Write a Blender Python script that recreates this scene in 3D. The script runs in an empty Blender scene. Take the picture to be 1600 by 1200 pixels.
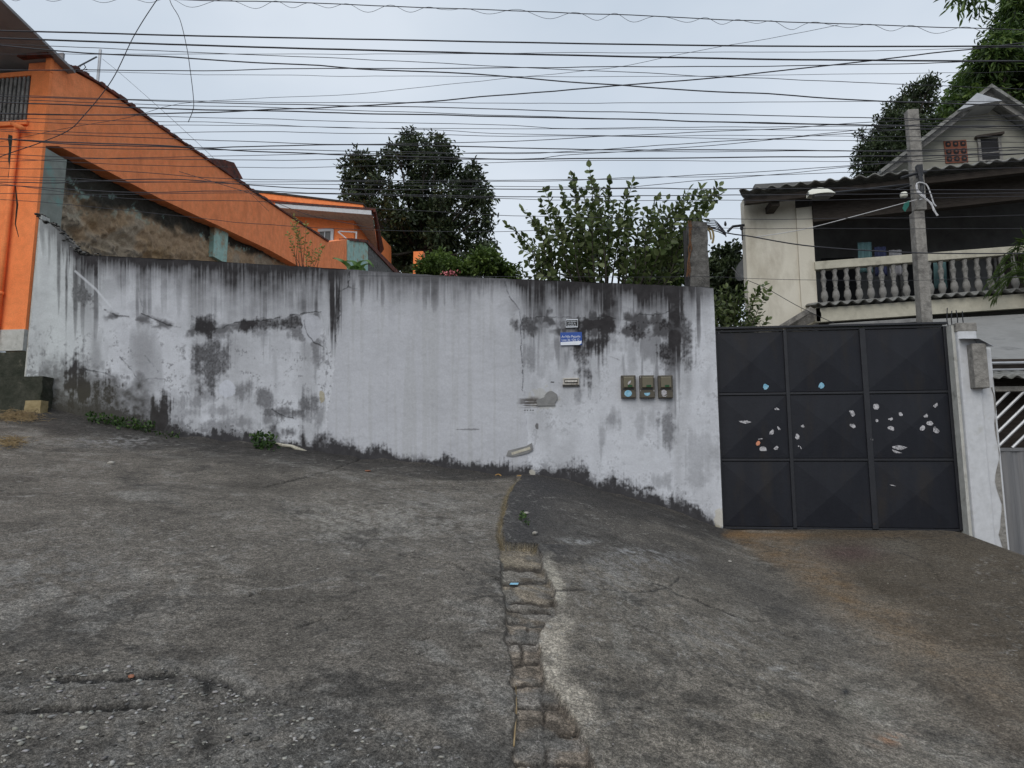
import bpy, math, random
import numpy as np
from mathutils import Vector
random.seed(7); RS = np.random.RandomState(11)
S = bpy.context.scene
COL = S.collection
# ------------------------------------------------------------------ camera, sky, sun, exposure
F = 1000.0; PITCH = math.radians(7.1); YAW = math.radians(6.84); EYE = np.array([0, 0, 1.6])
cam = bpy.data.cameras.new('camera'); cam.sensor_width = 36; cam.lens = 36 * F / 1600
cam.clip_start = 0.05; cam.clip_end = 2000
co = bpy.data.objects.new('camera', cam); COL.objects.link(co)
co.location = EYE; co.rotation_euler = (math.radians(90) + PITCH, 0, YAW)
S.camera = co
SUN_EL, SUN_AZ = math.radians(40), math.radians(195)
w = bpy.data.worlds.new('World'); S.world = w; w.use_nodes = True
nt = w.node_tree; nt.nodes.clear()
out = nt.nodes.new('ShaderNodeOutputWorld'); bg = nt.nodes.new('ShaderNodeBackground')
sky = nt.nodes.new('ShaderNodeTexSky'); sky.sky_type = 'NISHITA'; sky.sun_disc = False
sky.sun_elevation = SUN_EL; sky.sun_rotation = SUN_AZ; sky.dust_density = 4; sky.air_density = 1.5
tc = nt.nodes.new('ShaderNodeTexCoord'); no = nt.nodes.new('ShaderNodeTexNoise')
mp = nt.nodes.new('ShaderNodeMapping'); mp.inputs['Scale'].default_value = (1, 1, 2.2)
no.inputs['Scale'].default_value = 1.6; no.inputs['Detail'].default_value = 5; no.inputs['Roughness'].default_value = .45
cr = nt.nodes.new('ShaderNodeValToRGB')
cr.color_ramp.elements[0].position = .36; cr.color_ramp.elements[0].color = (5.6, 6.5, 7.6, 1)
cr.color_ramp.elements[1].position = .64; cr.color_ramp.elements[1].color = (7.6, 8.3, 9.2, 1)
mx = nt.nodes.new('ShaderNodeMix'); mx.data_type = 'RGBA'; mx.inputs[0].default_value = .9
nt.links.new(tc.outputs['Generated'], mp.inputs[0]); nt.links.new(mp.outputs[0], no.inputs['Vector'])
nt.links.new(no.outputs['Fac'], cr.inputs[0]); nt.links.new(sky.outputs[0], mx.inputs[6]); nt.links.new(cr.outputs[0], mx.inputs[7])
nt.links.new(mx.outputs[2], bg.inputs['Color']); bg.inputs['Strength'].default_value = .1
nt.links.new(bg.outputs[0], out.inputs[0])
sl = bpy.data.lights.new('sun', 'SUN'); sl.energy = 1.35; sl.angle = math.radians(45); sl.color = (1, .955, .89)
so = bpy.data.objects.new('sun', sl); COL.objects.link(so)
so.rotation_euler = (math.pi / 2 - SUN_EL, 0, math.radians(-15)); so.location = (0, 0, 30)
S.view_settings.view_transform = 'Standard'; S.view_settings.look = 'None'
S.view_settings.exposure = 0; S.view_settings.gamma = 1
S.cycles.max_bounces = 6; S.cycles.use_denoising = True

# ------------------------------------------------------------------ survey helpers
c_, s_ = math.cos(YAW), math.sin(YAW)
RT = np.array([c_, s_, 0]); F0 = np.array([-s_, c_, 0]); ZZ = np.array([0, 0, 1.0])
FW = F0 * math.cos(PITCH) + ZZ * math.sin(PITCH); UP = ZZ * math.cos(PITCH) - F0 * math.sin(PITCH)
def ray(px, py): return RT * (px - 800) / F + FW - UP * (py - 600) / F
def onY(px, py, y):
    d = ray(px, py); return EYE + d * (y / d[1])
def onX(px, py, x):
    d = ray(px, py); return EYE + d * (x / d[0])
def proj(V):
    d = V - EYE; z = np.maximum(d @ FW, .05)
    return 800 + F * (d @ RT) / z, 600 - F * (d @ UP) / z, d @ FW
def scale_at(p): return float((np.array(p) - EYE) @ FW) / F      # metres per survey pixel
_lat = {}
def vn(x, y, seed=0):
    if seed not in _lat: _lat[seed] = np.random.RandomState(seed + 100).rand(256, 256)
    L = _lat[seed]; x = np.asarray(x, float); y = np.asarray(y, float)
    xi = np.floor(x).astype(int); yi = np.floor(y).astype(int)
    fx = x - xi; fy = y - yi; fx = fx * fx * (3 - 2 * fx); fy = fy * fy * (3 - 2 * fy)
    a = L[xi & 255, yi & 255]; b = L[(xi + 1) & 255, yi & 255]; c = L[xi & 255, (yi + 1) & 255]; d = L[(xi + 1) & 255, (yi + 1) & 255]
    return (a * (1 - fx) + b * fx) * (1 - fy) + (c * (1 - fx) + d * fx) * fy
def fbm(x, y, seed=0, o=4, g=.5):
    t = 0; a = 1; n = 0
    for i in range(o):
        t = t + a * vn(x * 2 ** i + 17.3 * i, y * 2 ** i + 5.1 * i, seed + i); n += a; a *= g
    return t / n
def sst(a, b, x):
    t = np.clip((x - a) / (b - a + 1e-9), 0, 1); return t * t * (3 - 2 * t)
def segdist(px, py, pts):
    D = np.full(px.shape, 1e9)
    for (x0, y0), (x1, y1) in zip(pts[:-1], pts[1:]):
        dx, dy = x1 - x0, y1 - y0
        t = np.clip(((px - x0) * dx + (py - y0) * dy) / (dx * dx + dy * dy + 1e-9), 0, 1)
        D = np.minimum(D, np.hypot(px - x0 - t * dx, py - y0 - t * dy))
    return D
def lerp3(a, b, t): return a * (1 - t[:, None]) + np.array(b) * t[:, None]

# ------------------------------------------------------------------ materials
def pm(name, c1, c2=None, scale=6, rough=.85, bump=.2, bscale=40, metal=0, stretch=(1, 1, 1), attr=None, detail=6, spec=.3, c3=None, s3=1.5, t3=(.55, .7)):
    m = bpy.data.materials.new(name); m.use_nodes = True; n = m.node_tree; N = n.nodes; Lk = n.links
    p = N['Principled BSDF']; p.inputs['Roughness'].default_value = rough; p.inputs['Metallic'].default_value = metal
    p.inputs['Specular IOR Level'].default_value = spec
    t = N.new('ShaderNodeTexCoord'); M = N.new('ShaderNodeMapping'); M.inputs['Scale'].default_value = stretch
    Lk.new(t.outputs['Object'], M.inputs[0])
    nz = N.new('ShaderNodeTexNoise'); nz.inputs['Scale'].default_value = scale; nz.inputs['Detail'].default_value = detail; nz.inputs['Roughness'].default_value = .62
    Lk.new(M.outputs[0], nz.inputs['Vector'])
    r = N.new('ShaderNodeValToRGB'); r.color_ramp.elements[0].position = .35; r.color_ramp.elements[1].position = .68
    Lk.new(nz.outputs['Fac'], r.inputs[0])
    if attr:
        r.color_ramp.elements[0].color = (*[c1] * 3, 1); r.color_ramp.elements[1].color = (*[c2] * 3, 1)
        a = N.new('ShaderNodeAttribute'); a.attribute_name = attr
        x = N.new('ShaderNodeMix'); x.data_type = 'RGBA'; x.blend_type = 'MULTIPLY'; x.inputs[0].default_value = 1
        Lk.new(a.outputs['Color'], x.inputs[6]); Lk.new(r.outputs[0], x.inputs[7]); col = x.outputs[2]
    else:
        r.color_ramp.elements[0].color = (*c1, 1); r.color_ramp.elements[1].color = (*(c2 or [min(1, v * 1.25) for v in c1]), 1); col = r.outputs[0]
    if c3:
        n3 = N.new('ShaderNodeTexNoise'); n3.inputs['Scale'].default_value = s3; n3.inputs['Detail'].default_value = 7; n3.inputs['Roughness'].default_value = .65
        Lk.new(M.outputs[0], n3.inputs['Vector'])
        r3 = N.new('ShaderNodeValToRGB'); r3.color_ramp.elements[0].position = t3[0]; r3.color_ramp.elements[1].position = t3[1]
        Lk.new(n3.outputs['Fac'], r3.inputs[0])
        x = N.new('ShaderNodeMix'); x.data_type = 'RGBA'; Lk.new(r3.outputs[0], x.inputs[0]); Lk.new(col, x.inputs[6])
        x.inputs[7].default_value = (*c3, 1); col = x.outputs[2]
    Lk.new(col, p.inputs['Base Color'])
    if bump:
        b = N.new('ShaderNodeBump'); b.inputs['Strength'].default_value = bump; b.inputs['Distance'].default_value = .02
        n2 = N.new('ShaderNodeTexNoise'); n2.inputs['Scale'].default_value = bscale; n2.inputs['Detail'].default_value = 8; n2.inputs['Roughness'].default_value = .7
        Lk.new(t.outputs['Object'], n2.inputs['Vector']); Lk.new(n2.outputs['Fac'], b.inputs['Height']); Lk.new(b.outputs[0], p.inputs['Normal'])
    return m
def leafmat(name, dark, mid, light, trans=.2, rough=.5):
    m = bpy.data.materials.new(name); m.use_nodes = True; n = m.node_tree; N = n.nodes; Lk = n.links
    p = N['Principled BSDF']; p.inputs['Roughness'].default_value = rough; p.inputs['Specular IOR Level'].default_value = .4
    a = N.new('ShaderNodeAttribute'); a.attribute_name = 'tone'
    r = N.new('ShaderNodeValToRGB'); r.color_ramp.elements[0].color = (*dark, 1); r.color_ramp.elements[1].color = (*light, 1)
    e = r.color_ramp.elements.new(.55); e.color = (*mid, 1)
    Lk.new(a.outputs['Fac'], r.inputs[0]); Lk.new(r.outputs[0], p.inputs['Base Color'])
    tr = N.new('ShaderNodeBsdfTranslucent'); Lk.new(r.outputs[0], tr.inputs[0])
    ms = N.new('ShaderNodeMixShader'); ms.inputs[0].default_value = trans
    Lk.new(p.outputs[0], ms.inputs[1]); Lk.new(tr.outputs[0], ms.inputs[2]); Lk.new(ms.outputs[0], N['Material Output'].inputs[0])
    return m
M = dict(
    plaster=pm('old painted plaster', .92, 1.04, scale=38, rough=.92, bump=.22, bscale=55, attr='col', detail=10, spec=.15),
    ground=pm('worn concrete', .78, 1.22, scale=110, rough=.9, bump=.75, bscale=60, attr='col', detail=12, spec=.2),
    orange=pm('orange painted render', (.86, .25, .09), (.94, .30, .12), scale=3, rough=.85, bump=.8, bscale=14, c3=(.50, .125, .045), s3=1.4, t3=(.52, .9), stretch=(1, 1.4, .6)),
    orange2=pm('smooth orange paint', (.88, .24, .075), (.94, .28, .095), scale=2, rough=.8, bump=.15, c3=(.60, .14, .045), s3=1.6, t3=(.55, .9), stretch=(1, 1, .5)),
    rock=pm('earthy rubble render', (.24, .165, .105), (.46, .33, .21), scale=7, rough=.95, bump=1, bscale=16, c3=(.15, .125, .095), s3=1.6, t3=(.45, .7), stretch=(1, .6, 1.6)),
    bank=pm('crumbling bank render', .8, 1.2, scale=20, rough=.95, bump=.8, bscale=22, attr='col'),
    mould=pm('black mould', (.014, .015, .012), (.035, .037, .030), scale=4, bump=.5, bscale=20, c3=(.10, .13, .11), s3=4, t3=(.66, .74)),
    turq=pm('faded turquoise paint', (.28, .44, .39), (.40, .57, .51), scale=5, bump=.4, bscale=30, c3=(.34, .26, .17), s3=3, t3=(.52, .65)),
    turqold=pm('weathered turquoise and grey paint', (.20, .215, .19), (.28, .30, .27), scale=5, bump=.4, bscale=30, c3=(.18, .31, .28), s3=3, t3=(.55, .7)),
    white=pm('white paint', (.50, .51, .53), (.60, .61, .635), scale=10, bump=.1, c3=(.42, .42, .40), s3=6, t3=(.55, .8)),
    whitebase=pm('dirty white plinth', (.42, .42, .39), (.55, .55, .52), scale=8, bump=.3, c3=(.18, .18, .16), s3=6, t3=(.55, .75)),
    slate=pm('dark grey roof sheet', (.22, .215, .22), (.32, .31, .315), scale=2, bump=.2, bscale=8, c3=(.10, .10, .10), s3=1, t3=(.5, .7)),
    fibre=pm('weathered fibre cement', (.15, .15, .145), (.27, .27, .255), scale=8, bump=.3, c3=(.07, .07, .06), s3=5, t3=(.5, .72)),
    darkwood=pm('dark timber', (.028, .022, .018), (.055, .045, .038), scale=6, bump=.3, stretch=(1, 8, 8)),
    tile=pm('dark red clay tile', (.10, .030, .020), (.19, .055, .035), scale=9, bump=.4, c3=(.03, .022, .02), s3=6, t3=(.45, .65)),
    concrete=pm('rough grey concrete', (.20, .19, .175), (.33, .315, .29), scale=14, bump=1, bscale=30, c3=(.10, .095, .09), s3=5, t3=(.5, .75)),
    concrete_d=pm('dark weathered concrete', (.085, .08, .075), (.17, .165, .155), scale=14, bump=1, bscale=45, c3=(.035, .034, .032), s3=6, t3=(.5, .7)),
    cement=pm('fresh grey cement', (.20, .20, .20), (.26, .26, .255), scale=12, bump=.5, bscale=60),
    cream=pm('stained cream render', (.56, .525, .44), (.65, .615, .53), scale=1.5, bump=.35, bscale=18, c3=(.34, .30, .235), s3=1.3, t3=(.5, .75), stretch=(1, 1, .4)),
    cream2=pm('cream balcony paint', (.40, .38, .31), (.50, .475, .39), scale=6, bump=.2, c3=(.27, .25, .2), s3=4, t3=(.55, .8)),
    balus=pm('grey cast concrete', (.17, .165, .155), (.29, .28, .265), scale=8, bump=.5, c3=(.055, .055, .05), s3=6, t3=(.5, .7)),
    gable=pm('pale boarded render', (.22, .215, .18), (.30, .295, .255), scale=3, bump=.3, bscale=12, c3=(.20, .20, .18), s3=2, t3=(.5, .8), stretch=(.6, 1, 3)),
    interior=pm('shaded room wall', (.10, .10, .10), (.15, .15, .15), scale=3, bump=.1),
    black=pm('black opening', (.012, .012, .014), (.02, .02, .022), scale=3, bump=0),
    greenwall=pm('green paint', (.07, .13, .10), (.11, .18, .14), scale=4, bump=.1),
    awning=pm('pale grey canopy', (.22, .22, .215), (.29, .29, .285), scale=2, bump=.1, c3=(.15, .15, .15), s3=2),
    gate=pm('dark blue grey steel paint', (.0070, .0080, .0130), (.0115, .0130, .0190), scale=2.5, rough=.55, bump=.25, bscale=5, c3=(.020, .0165, .0145), s3=1.8, t3=(.52, .78), spec=.3, stretch=(1.6, 1, .5)),
    gateframe=pm('dark steel frame paint', (.010, .011, .015), (.017, .018, .023), scale=5, rough=.5, bump=.15, c3=(.05, .03, .018), s3=7, t3=(.66, .75), spec=.45),
    rust=pm('rusty brown plank', (.09, .045, .022), (.16, .08, .04), scale=9, bump=.6),
    galv=pm('galvanised steel', (.38, .39, .41), (.50, .51, .53), scale=5, rough=.45, metal=.5, bump=.1),
    sheet=pm('grey painted sheet', (.14, .14, .145), (.22, .22, .225), scale=2, rough=.5, metal=.3, bump=.1, stretch=(6, 1, .3)),
    cable=pm('black cable sheath', (.030, .030, .036), (.042, .042, .05), scale=3, bump=0, rough=.6),
    cablew=pm('pale cable sheath', (.42, .42, .43), (.52, .52, .53), scale=3, bump=0),
    meter=pm('brown smoked plastic', (.055, .046, .030), (.075, .062, .042), scale=8, rough=.4, bump=.05, spec=.5),
    metercover=pm('olive smoked window', (.12, .105, .065), (.15, .13, .085), scale=4, rough=.25, bump=0, spec=.5),
    greenlab=pm('green label', (.02, .07, .03), (.03, .09, .04), bump=0),
    stickw=pm('torn white sticker', (.40, .39, .41), (.56, .55, .57), scale=30, bump=.1, c3=(.16, .16, .17), s3=40, t3=(.5, .6)),
    stickb=pm('light blue sticker', (.16, .40, .56), (.36, .58, .70), scale=28, bump=.05, c3=(.10, .24, .36), s3=38),
    sticko=pm('orange sticker', (.62, .20, .10), (.70, .34, .22), scale=40, bump=0, c3=(.30, .12, .08), s3=50),
    blue=pm('blue enamel', (.003, .055, .30), (.005, .07, .35), scale=6, rough=.35, bump=0, spec=.5),
    signwhite=pm('sign white', (.70, .74, .80), (.78, .82, .88), scale=10, rough=.4, bump=0),
    signblack=pm('sign black', (.012, .012, .014), (.02, .02, .022), scale=10, rough=.5, bump=0),
    aluminium=pm('dull aluminium', (.36, .34, .31), (.5, .48, .44), scale=20, rough=.45, metal=.4, bump=.1, c3=(.16, .13, .1), s3=16, t3=(.5, .7)),
    ochre=pm('ochre clay pipe', (.30, .17, .06), (.42, .26, .10), scale=12, bump=.3),
    plasterpale=pm('broken pale plaster', (.45, .42, .34), (.58, .55, .46), scale=12, bump=.6, c3=(.2, .18, .14), s3=14),
    moss=pm('mossy stone', (.022, .026, .016), (.06, .06, .045), scale=7, bump=1, bscale=18, c3=(.17, .16, .12), s3=3.5, t3=(.58, .72)),
    sand=pm('yellowish block', (.26, .20, .10), (.36, .29, .16), scale=8, bump=.6, bscale=25),
    pebble=pm('pale gravel', .7, 1.25, scale=50, bump=.4, bscale=90, attr='col'),
    bark=pm('bark', (.022, .019, .015), (.045, .038, .030), scale=6, bump=.8, bscale=20, stretch=(3, 3, .6)),
    straw=pm('dry straw', (.20, .14, .07), (.32, .24, .13), scale=9, bump=0),
    vent=pm('terracotta vent block', (.15, .050, .030), (.21, .08, .05), scale=9, bump=.3),
    teal=pm('teal cloth', (.07, .14, .15), (.10, .18, .19), bump=.1), navy=pm('navy cloth', (.025, .03, .075), (.04, .05, .11), bump=.1),
    palecloth=pm('pale cloth', (.22, .22, .24), (.30, .30, .32), bump=.1),
    lampw=pm('cream enamel', (.66, .66, .58), (.76, .76, .68), scale=6, rough=.4, bump=0),
    ropew=pm('white rope', (.52, .52, .54), (.64, .64, .66), scale=30, bump=.4, bscale=90),
    greenrag=pm('green rag', (.02, .11, .09), (.03, .16, .13), bump=.2),
    dish=pm('grey dish', (.09, .09, .09), (.13, .13, .13), bump=.05, rough=.5),
    pinkm=pm('pink petals', (.50, .14, .16), (.60, .24, .26), bump=0),
    brick=pm('eroded brick', (.10, .085, .07), (.3, .27, .23), scale=16, bump=1, bscale=30),
    leaf_dark=leafmat('dark evergreen leaves', (.018, .028, .012), (.040, .060, .024), (.095, .125, .052)),
    leaf_guava=leafmat('olive broad leaves', (.030, .046, .014), (.072, .105, .030), (.175, .210, .085), .3),
    leaf_mid=leafmat('mid green leaves', (.034, .062, .012), (.085, .140, .026), (.18, .25, .06), .35),
    leaf_mango=leafmat('mango leaves', (.022, .044, .012), (.070, .125, .026), (.19, .27, .065), .35),
    leaf_yellow=leafmat('yellowish leaves', (.13, .13, .03), (.24, .24, .06), (.34, .32, .10), .35),
    leaf_banana=leafmat('banana leaf', (.05, .11, .02), (.09, .18, .035), (.15, .26, .06), .3),
    leaf_weed=leafmat('weed leaves', (.018, .045, .010), (.04, .085, .018), (.08, .14, .03), .25),
)
def speckle(m, layers):
    n = m.node_tree; N = n.nodes; Lk = n.links; p = N['Principled BSDF']; t = N.new('ShaderNodeTexCoord')
    src = p.inputs['Base Color'].links[0].from_socket
    for sc, lo, hi, a, b in layers:
        z = N.new('ShaderNodeTexNoise'); z.inputs['Scale'].default_value = sc; z.inputs['Detail'].default_value = 2; z.inputs['Roughness'].default_value = .5
        Lk.new(t.outputs['Object'], z.inputs['Vector']); r = N.new('ShaderNodeMapRange'); r.inputs[1].default_value = a; r.inputs[2].default_value = b; r.inputs[3].default_value = lo; r.inputs[4].default_value = hi
        Lk.new(z.outputs['Fac'], r.inputs[0]); x = N.new('ShaderNodeMix'); x.data_type = 'RGBA'; x.blend_type = 'MULTIPLY'; x.inputs[0].default_value = 1
        Lk.new(src, x.inputs[6]); Lk.new(r.outputs[0], x.inputs[7]); src = x.outputs[2]
    Lk.new(src, p.inputs['Base Color'])
speckle(M['ground'], [(210, .55, 1.5, .36, .66), (75, .62, 1.42, .34, .66), (28, .80, 1.22, .34, .66)])
for k in ('orange', 'orange2'): speckle(M[k], [(7, .90, 1.06, .3, .65), (45, .93, 1.06, .35, .65)])
# ------------------------------------------------------------------ object helpers
def wloc(o):
    l = np.array(o.location)
    return l + (wloc(o.parent) if o.parent else 0)
def link(name, me, parent=None, loc=None):
    o = bpy.data.objects.new(name, me); COL.objects.link(o)
    if parent: o.parent = parent
    if loc is not None: o.location = loc
    return o
def tag(o, label=None, cat=None, group=None, kind=None):
    for k, v in (('label', label), ('category', cat), ('group', group), ('kind', kind)):
        if v: o[k] = v
    return o
def thing(name, label, cat, loc, group=None):
    o = bpy.data.objects.new(name, None); o.empty_display_size = .1; COL.objects.link(o); o.location = [float(v) for v in loc]
    return tag(o, label, cat, group)
def npmesh(name, V, Fc, mat, parent=None, smooth=False, cols=None, tone=None, label=None):
    V = np.asarray(V, np.float32).reshape(-1, 3)
    if parent is None: off = np.array([V[:, 0].mean(), V[:, 1].mean(), V[:, 2].min()])
    else: off = wloc(parent)
    me = bpy.data.meshes.new(name)
    if isinstance(Fc, np.ndarray):
        k = Fc.shape[1]; me.vertices.add(len(V)); me.vertices.foreach_set('co', (V - off).astype(np.float32).ravel())
        me.loops.add(Fc.size); me.loops.foreach_set('vertex_index', Fc.astype(np.int32).ravel())
        me.polygons.add(len(Fc)); me.polygons.foreach_set('loop_start', np.arange(0, Fc.size, k, dtype=np.int32)); me.polygons.foreach_set('loop_total', np.full(len(Fc), k, np.int32))
    else: me.from_pydata((V - off).tolist(), [], Fc)
    if cols is not None:
        a = me.attributes.new('col', 'FLOAT_COLOR', 'POINT'); c4 = np.ones((len(V), 4), np.float32); c4[:, :3] = cols
        a.data.foreach_set('color', c4.ravel())
    if tone is not None:
        a = me.attributes.new('tone', 'FLOAT', 'POINT'); a.data.foreach_set('value', np.asarray(tone, np.float32))
    me.update(calc_edges=True); me.validate()
    if smooth: me.polygons.foreach_set('use_smooth', np.ones(len(me.polygons), bool))
    me.materials.append(mat)
    o = link(name, me, parent, off if parent is None else None)
    if label: o['label'] = label
    return o
class MB:
    def __init__(s): s.v = []; s.f = []
    def add(s, vs, fs):
        b = len(s.v); s.v += [tuple(map(float, p)) for p in vs]; s.f += [tuple(i + b for i in f) for f in fs]; return s
    def box(s, a, b):
        (x0, y0, z0), (x1, y1, z1) = a, b
        x0, x1 = sorted((x0, x1)); y0, y1 = sorted((y0, y1)); z0, z1 = sorted((z0, z1))
        return s.add([(x0, y0, z0), (x1, y0, z0), (x1, y1, z0), (x0, y1, z0), (x0, y0, z1), (x1, y0, z1), (x1, y1, z1), (x0, y1, z1)],
                     [(0, 3, 2, 1), (4, 5, 6, 7), (0, 1, 5, 4), (1, 2, 6, 5), (2, 3, 7, 6), (3, 0, 4, 7)])
    def prism(s, pts, off):
        n = len(pts); P = [np.array(p) for p in pts]; Q = [p + np.array(off) for p in P]
        return s.add(P + Q, [tuple(range(n)), tuple(range(2 * n - 1, n - 1, -1))] + [(i, i + n, (i + 1) % n + n, (i + 1) % n) for i in range(n)])
    def tube(s, path, r, n=6, cap=True):
        P = [np.array(p, float) for p in path]; m = len(P); R = r if hasattr(r, '__len__') else [r] * m
        V = []; prev = None
        for i in range(m):
            t = P[min(i + 1, m - 1)] - P[max(i - 1, 0)]; t = t / (np.linalg.norm(t) + 1e-9)
            if prev is None:
                a = np.array([0, 0, 1.]) if abs(t[2]) < .9 else np.array([1., 0, 0]); u = np.cross(t, a)
            else: u = prev - t * (prev @ t)
            u = u / (np.linalg.norm(u) + 1e-9); prev = u; v = np.cross(t, u)
            for k in range(n):
                an = 2 * math.pi * k / n; V.append(P[i] + R[i] * (math.cos(an) * u + math.sin(an) * v))
        Fs = [(i * n + k, i * n + (k + 1) % n, (i + 1) * n + (k + 1) % n, (i + 1) * n + k) for i in range(m - 1) for k in range(n)]
        if cap: Fs += [tuple(range(n - 1, -1, -1)), tuple(range((m - 1) * n, m * n))]
        return s.add(V, Fs)
    def lathe(s, c, prof, n=12):
        V = []; c = np.array(c, float)
        for r, z in prof:
            for k in range(n):
                a = 2 * math.pi * k / n; V.append(c + np.array([r * math.cos(a), r * math.sin(a), z]))
        m = len(prof)
        return s.add(V, [(i * n + k, i * n + (k + 1) % n, (i + 1) * n + (k + 1) % n, (i + 1) * n + k) for i in range(m - 1) for k in range(n)]
                     + [tuple(range(n - 1, -1, -1)), tuple(range((m - 1) * n, m * n))])
    def grid(s, Pf, nu, nv):
        b = [Pf(i / nu, j / nv) for j in range(nv + 1) for i in range(nu + 1)]
        return s.add(b, [(j * (nu + 1) + i, j * (nu + 1) + i + 1, (j + 1) * (nu + 1) + i + 1, (j + 1) * (nu + 1) + i) for j in range(nv) for i in range(nu)])
    def build(s, name, mat, parent=None, smooth=False, bevel=0, solid=0, label=None):
        o = npmesh(name, np.array(s.v), s.f, mat, parent, smooth, label=label)
        if solid:
            k = o.modifiers.new('thickness', 'SOLIDIFY'); k.thickness = solid; k.offset = 0
        if bevel:
            k = o.modifiers.new('edge', 'BEVEL'); k.width = bevel; k.segments = 2; k.limit_method = 'ANGLE'
        return o
def smooth_path(pts, step=25):
    P = np.array(pts, float); n = len(P); outp = []
    for i in range(n - 1):
        p0, p1, p2, p3 = P[max(i - 1, 0)], P[i], P[i + 1], P[min(i + 2, n - 1)]
        k = max(2, int(np.linalg.norm(p2 - p1) / step)); d = max(p2[0] - p1[0], 1e-6) if P.shape[1] == 2 else 1
        for j in range(k):
            t = j / k
            outp.append(.5 * ((2 * p1) + (-p0 + p2) * t + (2 * p0 - 5 * p1 + 4 * p2 - p3) * t * t + (-p0 + 3 * p1 - 3 * p2 + p3) * t ** 3))
    outp.append(P[-1]); return np.array(outp)
def rough_block(name, a, b, mat, parent=None, amp=.03, n=10, seed=3, label=None):
    a, b = np.array(a, float), np.array(b, float); mb = MB()
    for ax in range(3):
        for side in (0, 1):
            u, v = [k for k in range(3) if k != ax]
            def Pf(i, j, ax=ax, side=side, u=u, v=v):
                p = a.copy(); p[ax] = (a, b)[side][ax]; p[u] = a[u] + (b[u] - a[u]) * i; p[v] = a[v] + (b[v] - a[v]) * j; return p
            mb.grid(Pf, n, n)
    V = np.array(mb.v); key = np.round(V, 4); _, inv = np.unique(key, axis=0, return_inverse=True); inv = inv.ravel()
    c = (a + b) / 2; d = V - c
    k = 1 / (amp * 4 + .05)
    nn = fbm(V[:, 0] * k + V[:, 2] * k * .7 + 31, V[:, 1] * k + V[:, 2] * k + 13, seed) - .5
    V = V + d / (np.linalg.norm(d, axis=1)[:, None] + 1e-6) * (nn * 2 * amp)[:, None]
    return npmesh(name, V, mb.f, mat, parent, label=label)
def text(name, body, size, loc, mat, parent, w=None, align='LEFT'):
    cu = bpy.data.curves.new(name, 'FONT'); cu.body = body; cu.size = size; cu.extrude = .0008; cu.align_x = align
    t = bpy.data.objects.new(name, cu); COL.objects.link(t)
    dg = bpy.context.evaluated_depsgraph_get(); me = bpy.data.meshes.new_from_object(t.evaluated_get(dg)); bpy.data.objects.remove(t)
    V = np.array([v.co[:] for v in me.vertices]); 
    sx = (w / (V[:, 0].max() - V[:, 0].min())) if w else 1
    off = wloc(parent)
    for v in me.vertices:
        x, y, z = v.co; v.co = (loc[0] + x * sx - off[0], loc[1] - z - off[1], loc[2] + y - off[2])
    me.materials.clear(); me.materials.append(mat); me.name = name
    return link(name, me, parent)

# ------------------------------------------------------------------ ground
WY = 9.3
base_px = [(0, 648), (70, 642), (150, 655), (280, 685), (400, 697), (510, 708), (620, 722), (760, 742), (830, 745), (900, 760), (960, 775), (1010, 790), (1080, 815), (1128, 828), (1490, 830), (1560, 855), (1600, 880)]
bp = np.array([onY(*p, WY)[[0, 2]] for p in base_px])
bx = np.r_[-60, -14, bp[:, 0], 8, 60]; bz = np.r_[3.4, 2.9, bp[:, 1], -.1, -1.2]
def Bf(x): return (np.interp(x - .12, bx, bz) + np.interp(x, bx, bz) + np.interp(x + .12, bx, bz)) / 3
def Cf(x): return -.12 * np.clip(x, -16, 10)
def zbase(x, y):
    t = np.clip(y / WY, -2, 1); z = Cf(x) + (Bf(x) - Cf(x)) * np.where(t < 0, t * .6, t)
    z = z + np.clip(y - 11, 0, 60) * .05
    return z + (fbm(x * .9, y * .9, 41, 3) - .5) * .07 * sst(0, 2, WY - y + 1.2)
EL = np.array([(748, 808), (765, 797), (790, 786), (820, 780), (850, 779), (858, 782), (912, 784), (960, 794), (998, 789), (1040, 800), (1068, 800), (1080, 805), (1160, 805), (1200, 798), (1400, 785)], float)
ER = np.array([(748, 815), (765, 803), (790, 792), (820, 786), (855, 785), (857.5, 838), (886, 848), (904, 858), (928, 867), (964, 864), (976, 850), (1002, 838), (1040, 847), (1068, 848), (1088, 872), (1128, 896), (1164, 912), (1200, 930), (1400, 1010)], float)
def XL(py): return np.interp(py, EL[:, 0], EL[:, 1]) + (fbm(py / 9, py * 0, 5, 3) - .5) * 9
def XR(py): return np.interp(py, ER[:, 0], ER[:, 1]) + (fbm(py / 9, py * 0 + 3, 6, 3) - .5) * 10
def gline(px): return np.interp(px, [-400, 0, 150, 280, 350, 400, 460, 540, 600, 700, 800], [1075, 1052, 1032, 1043, 1062, 1084, 1092, 1106, 1132, 1165, 1190]) 
MORT = [[(785, 884), (850, 886)], [(785, 906), (862, 905)], [(792, 936), (866, 938)], [(796, 949), (864, 951)], [(795, 967), (850, 970)], [(790, 998), (840, 999)], [(800, 1030), (842, 1029)], [(802, 1064), (848, 1060)], [(805, 1097), (876, 1096)], [(806, 1144), (898, 1138)], [(802, 1184), (920, 1186)], [(824, 974), (825, 998)], [(814, 1000), (815, 1029)], [(846, 1066), (848, 1097)], [(847, 1098), (850, 1140)], [(851, 1146), (853, 1186)], [(870, 1188), (872, 1240)], [(800, 1232), (935, 1236)], [(795, 1290), (960, 1296)]]
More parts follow.
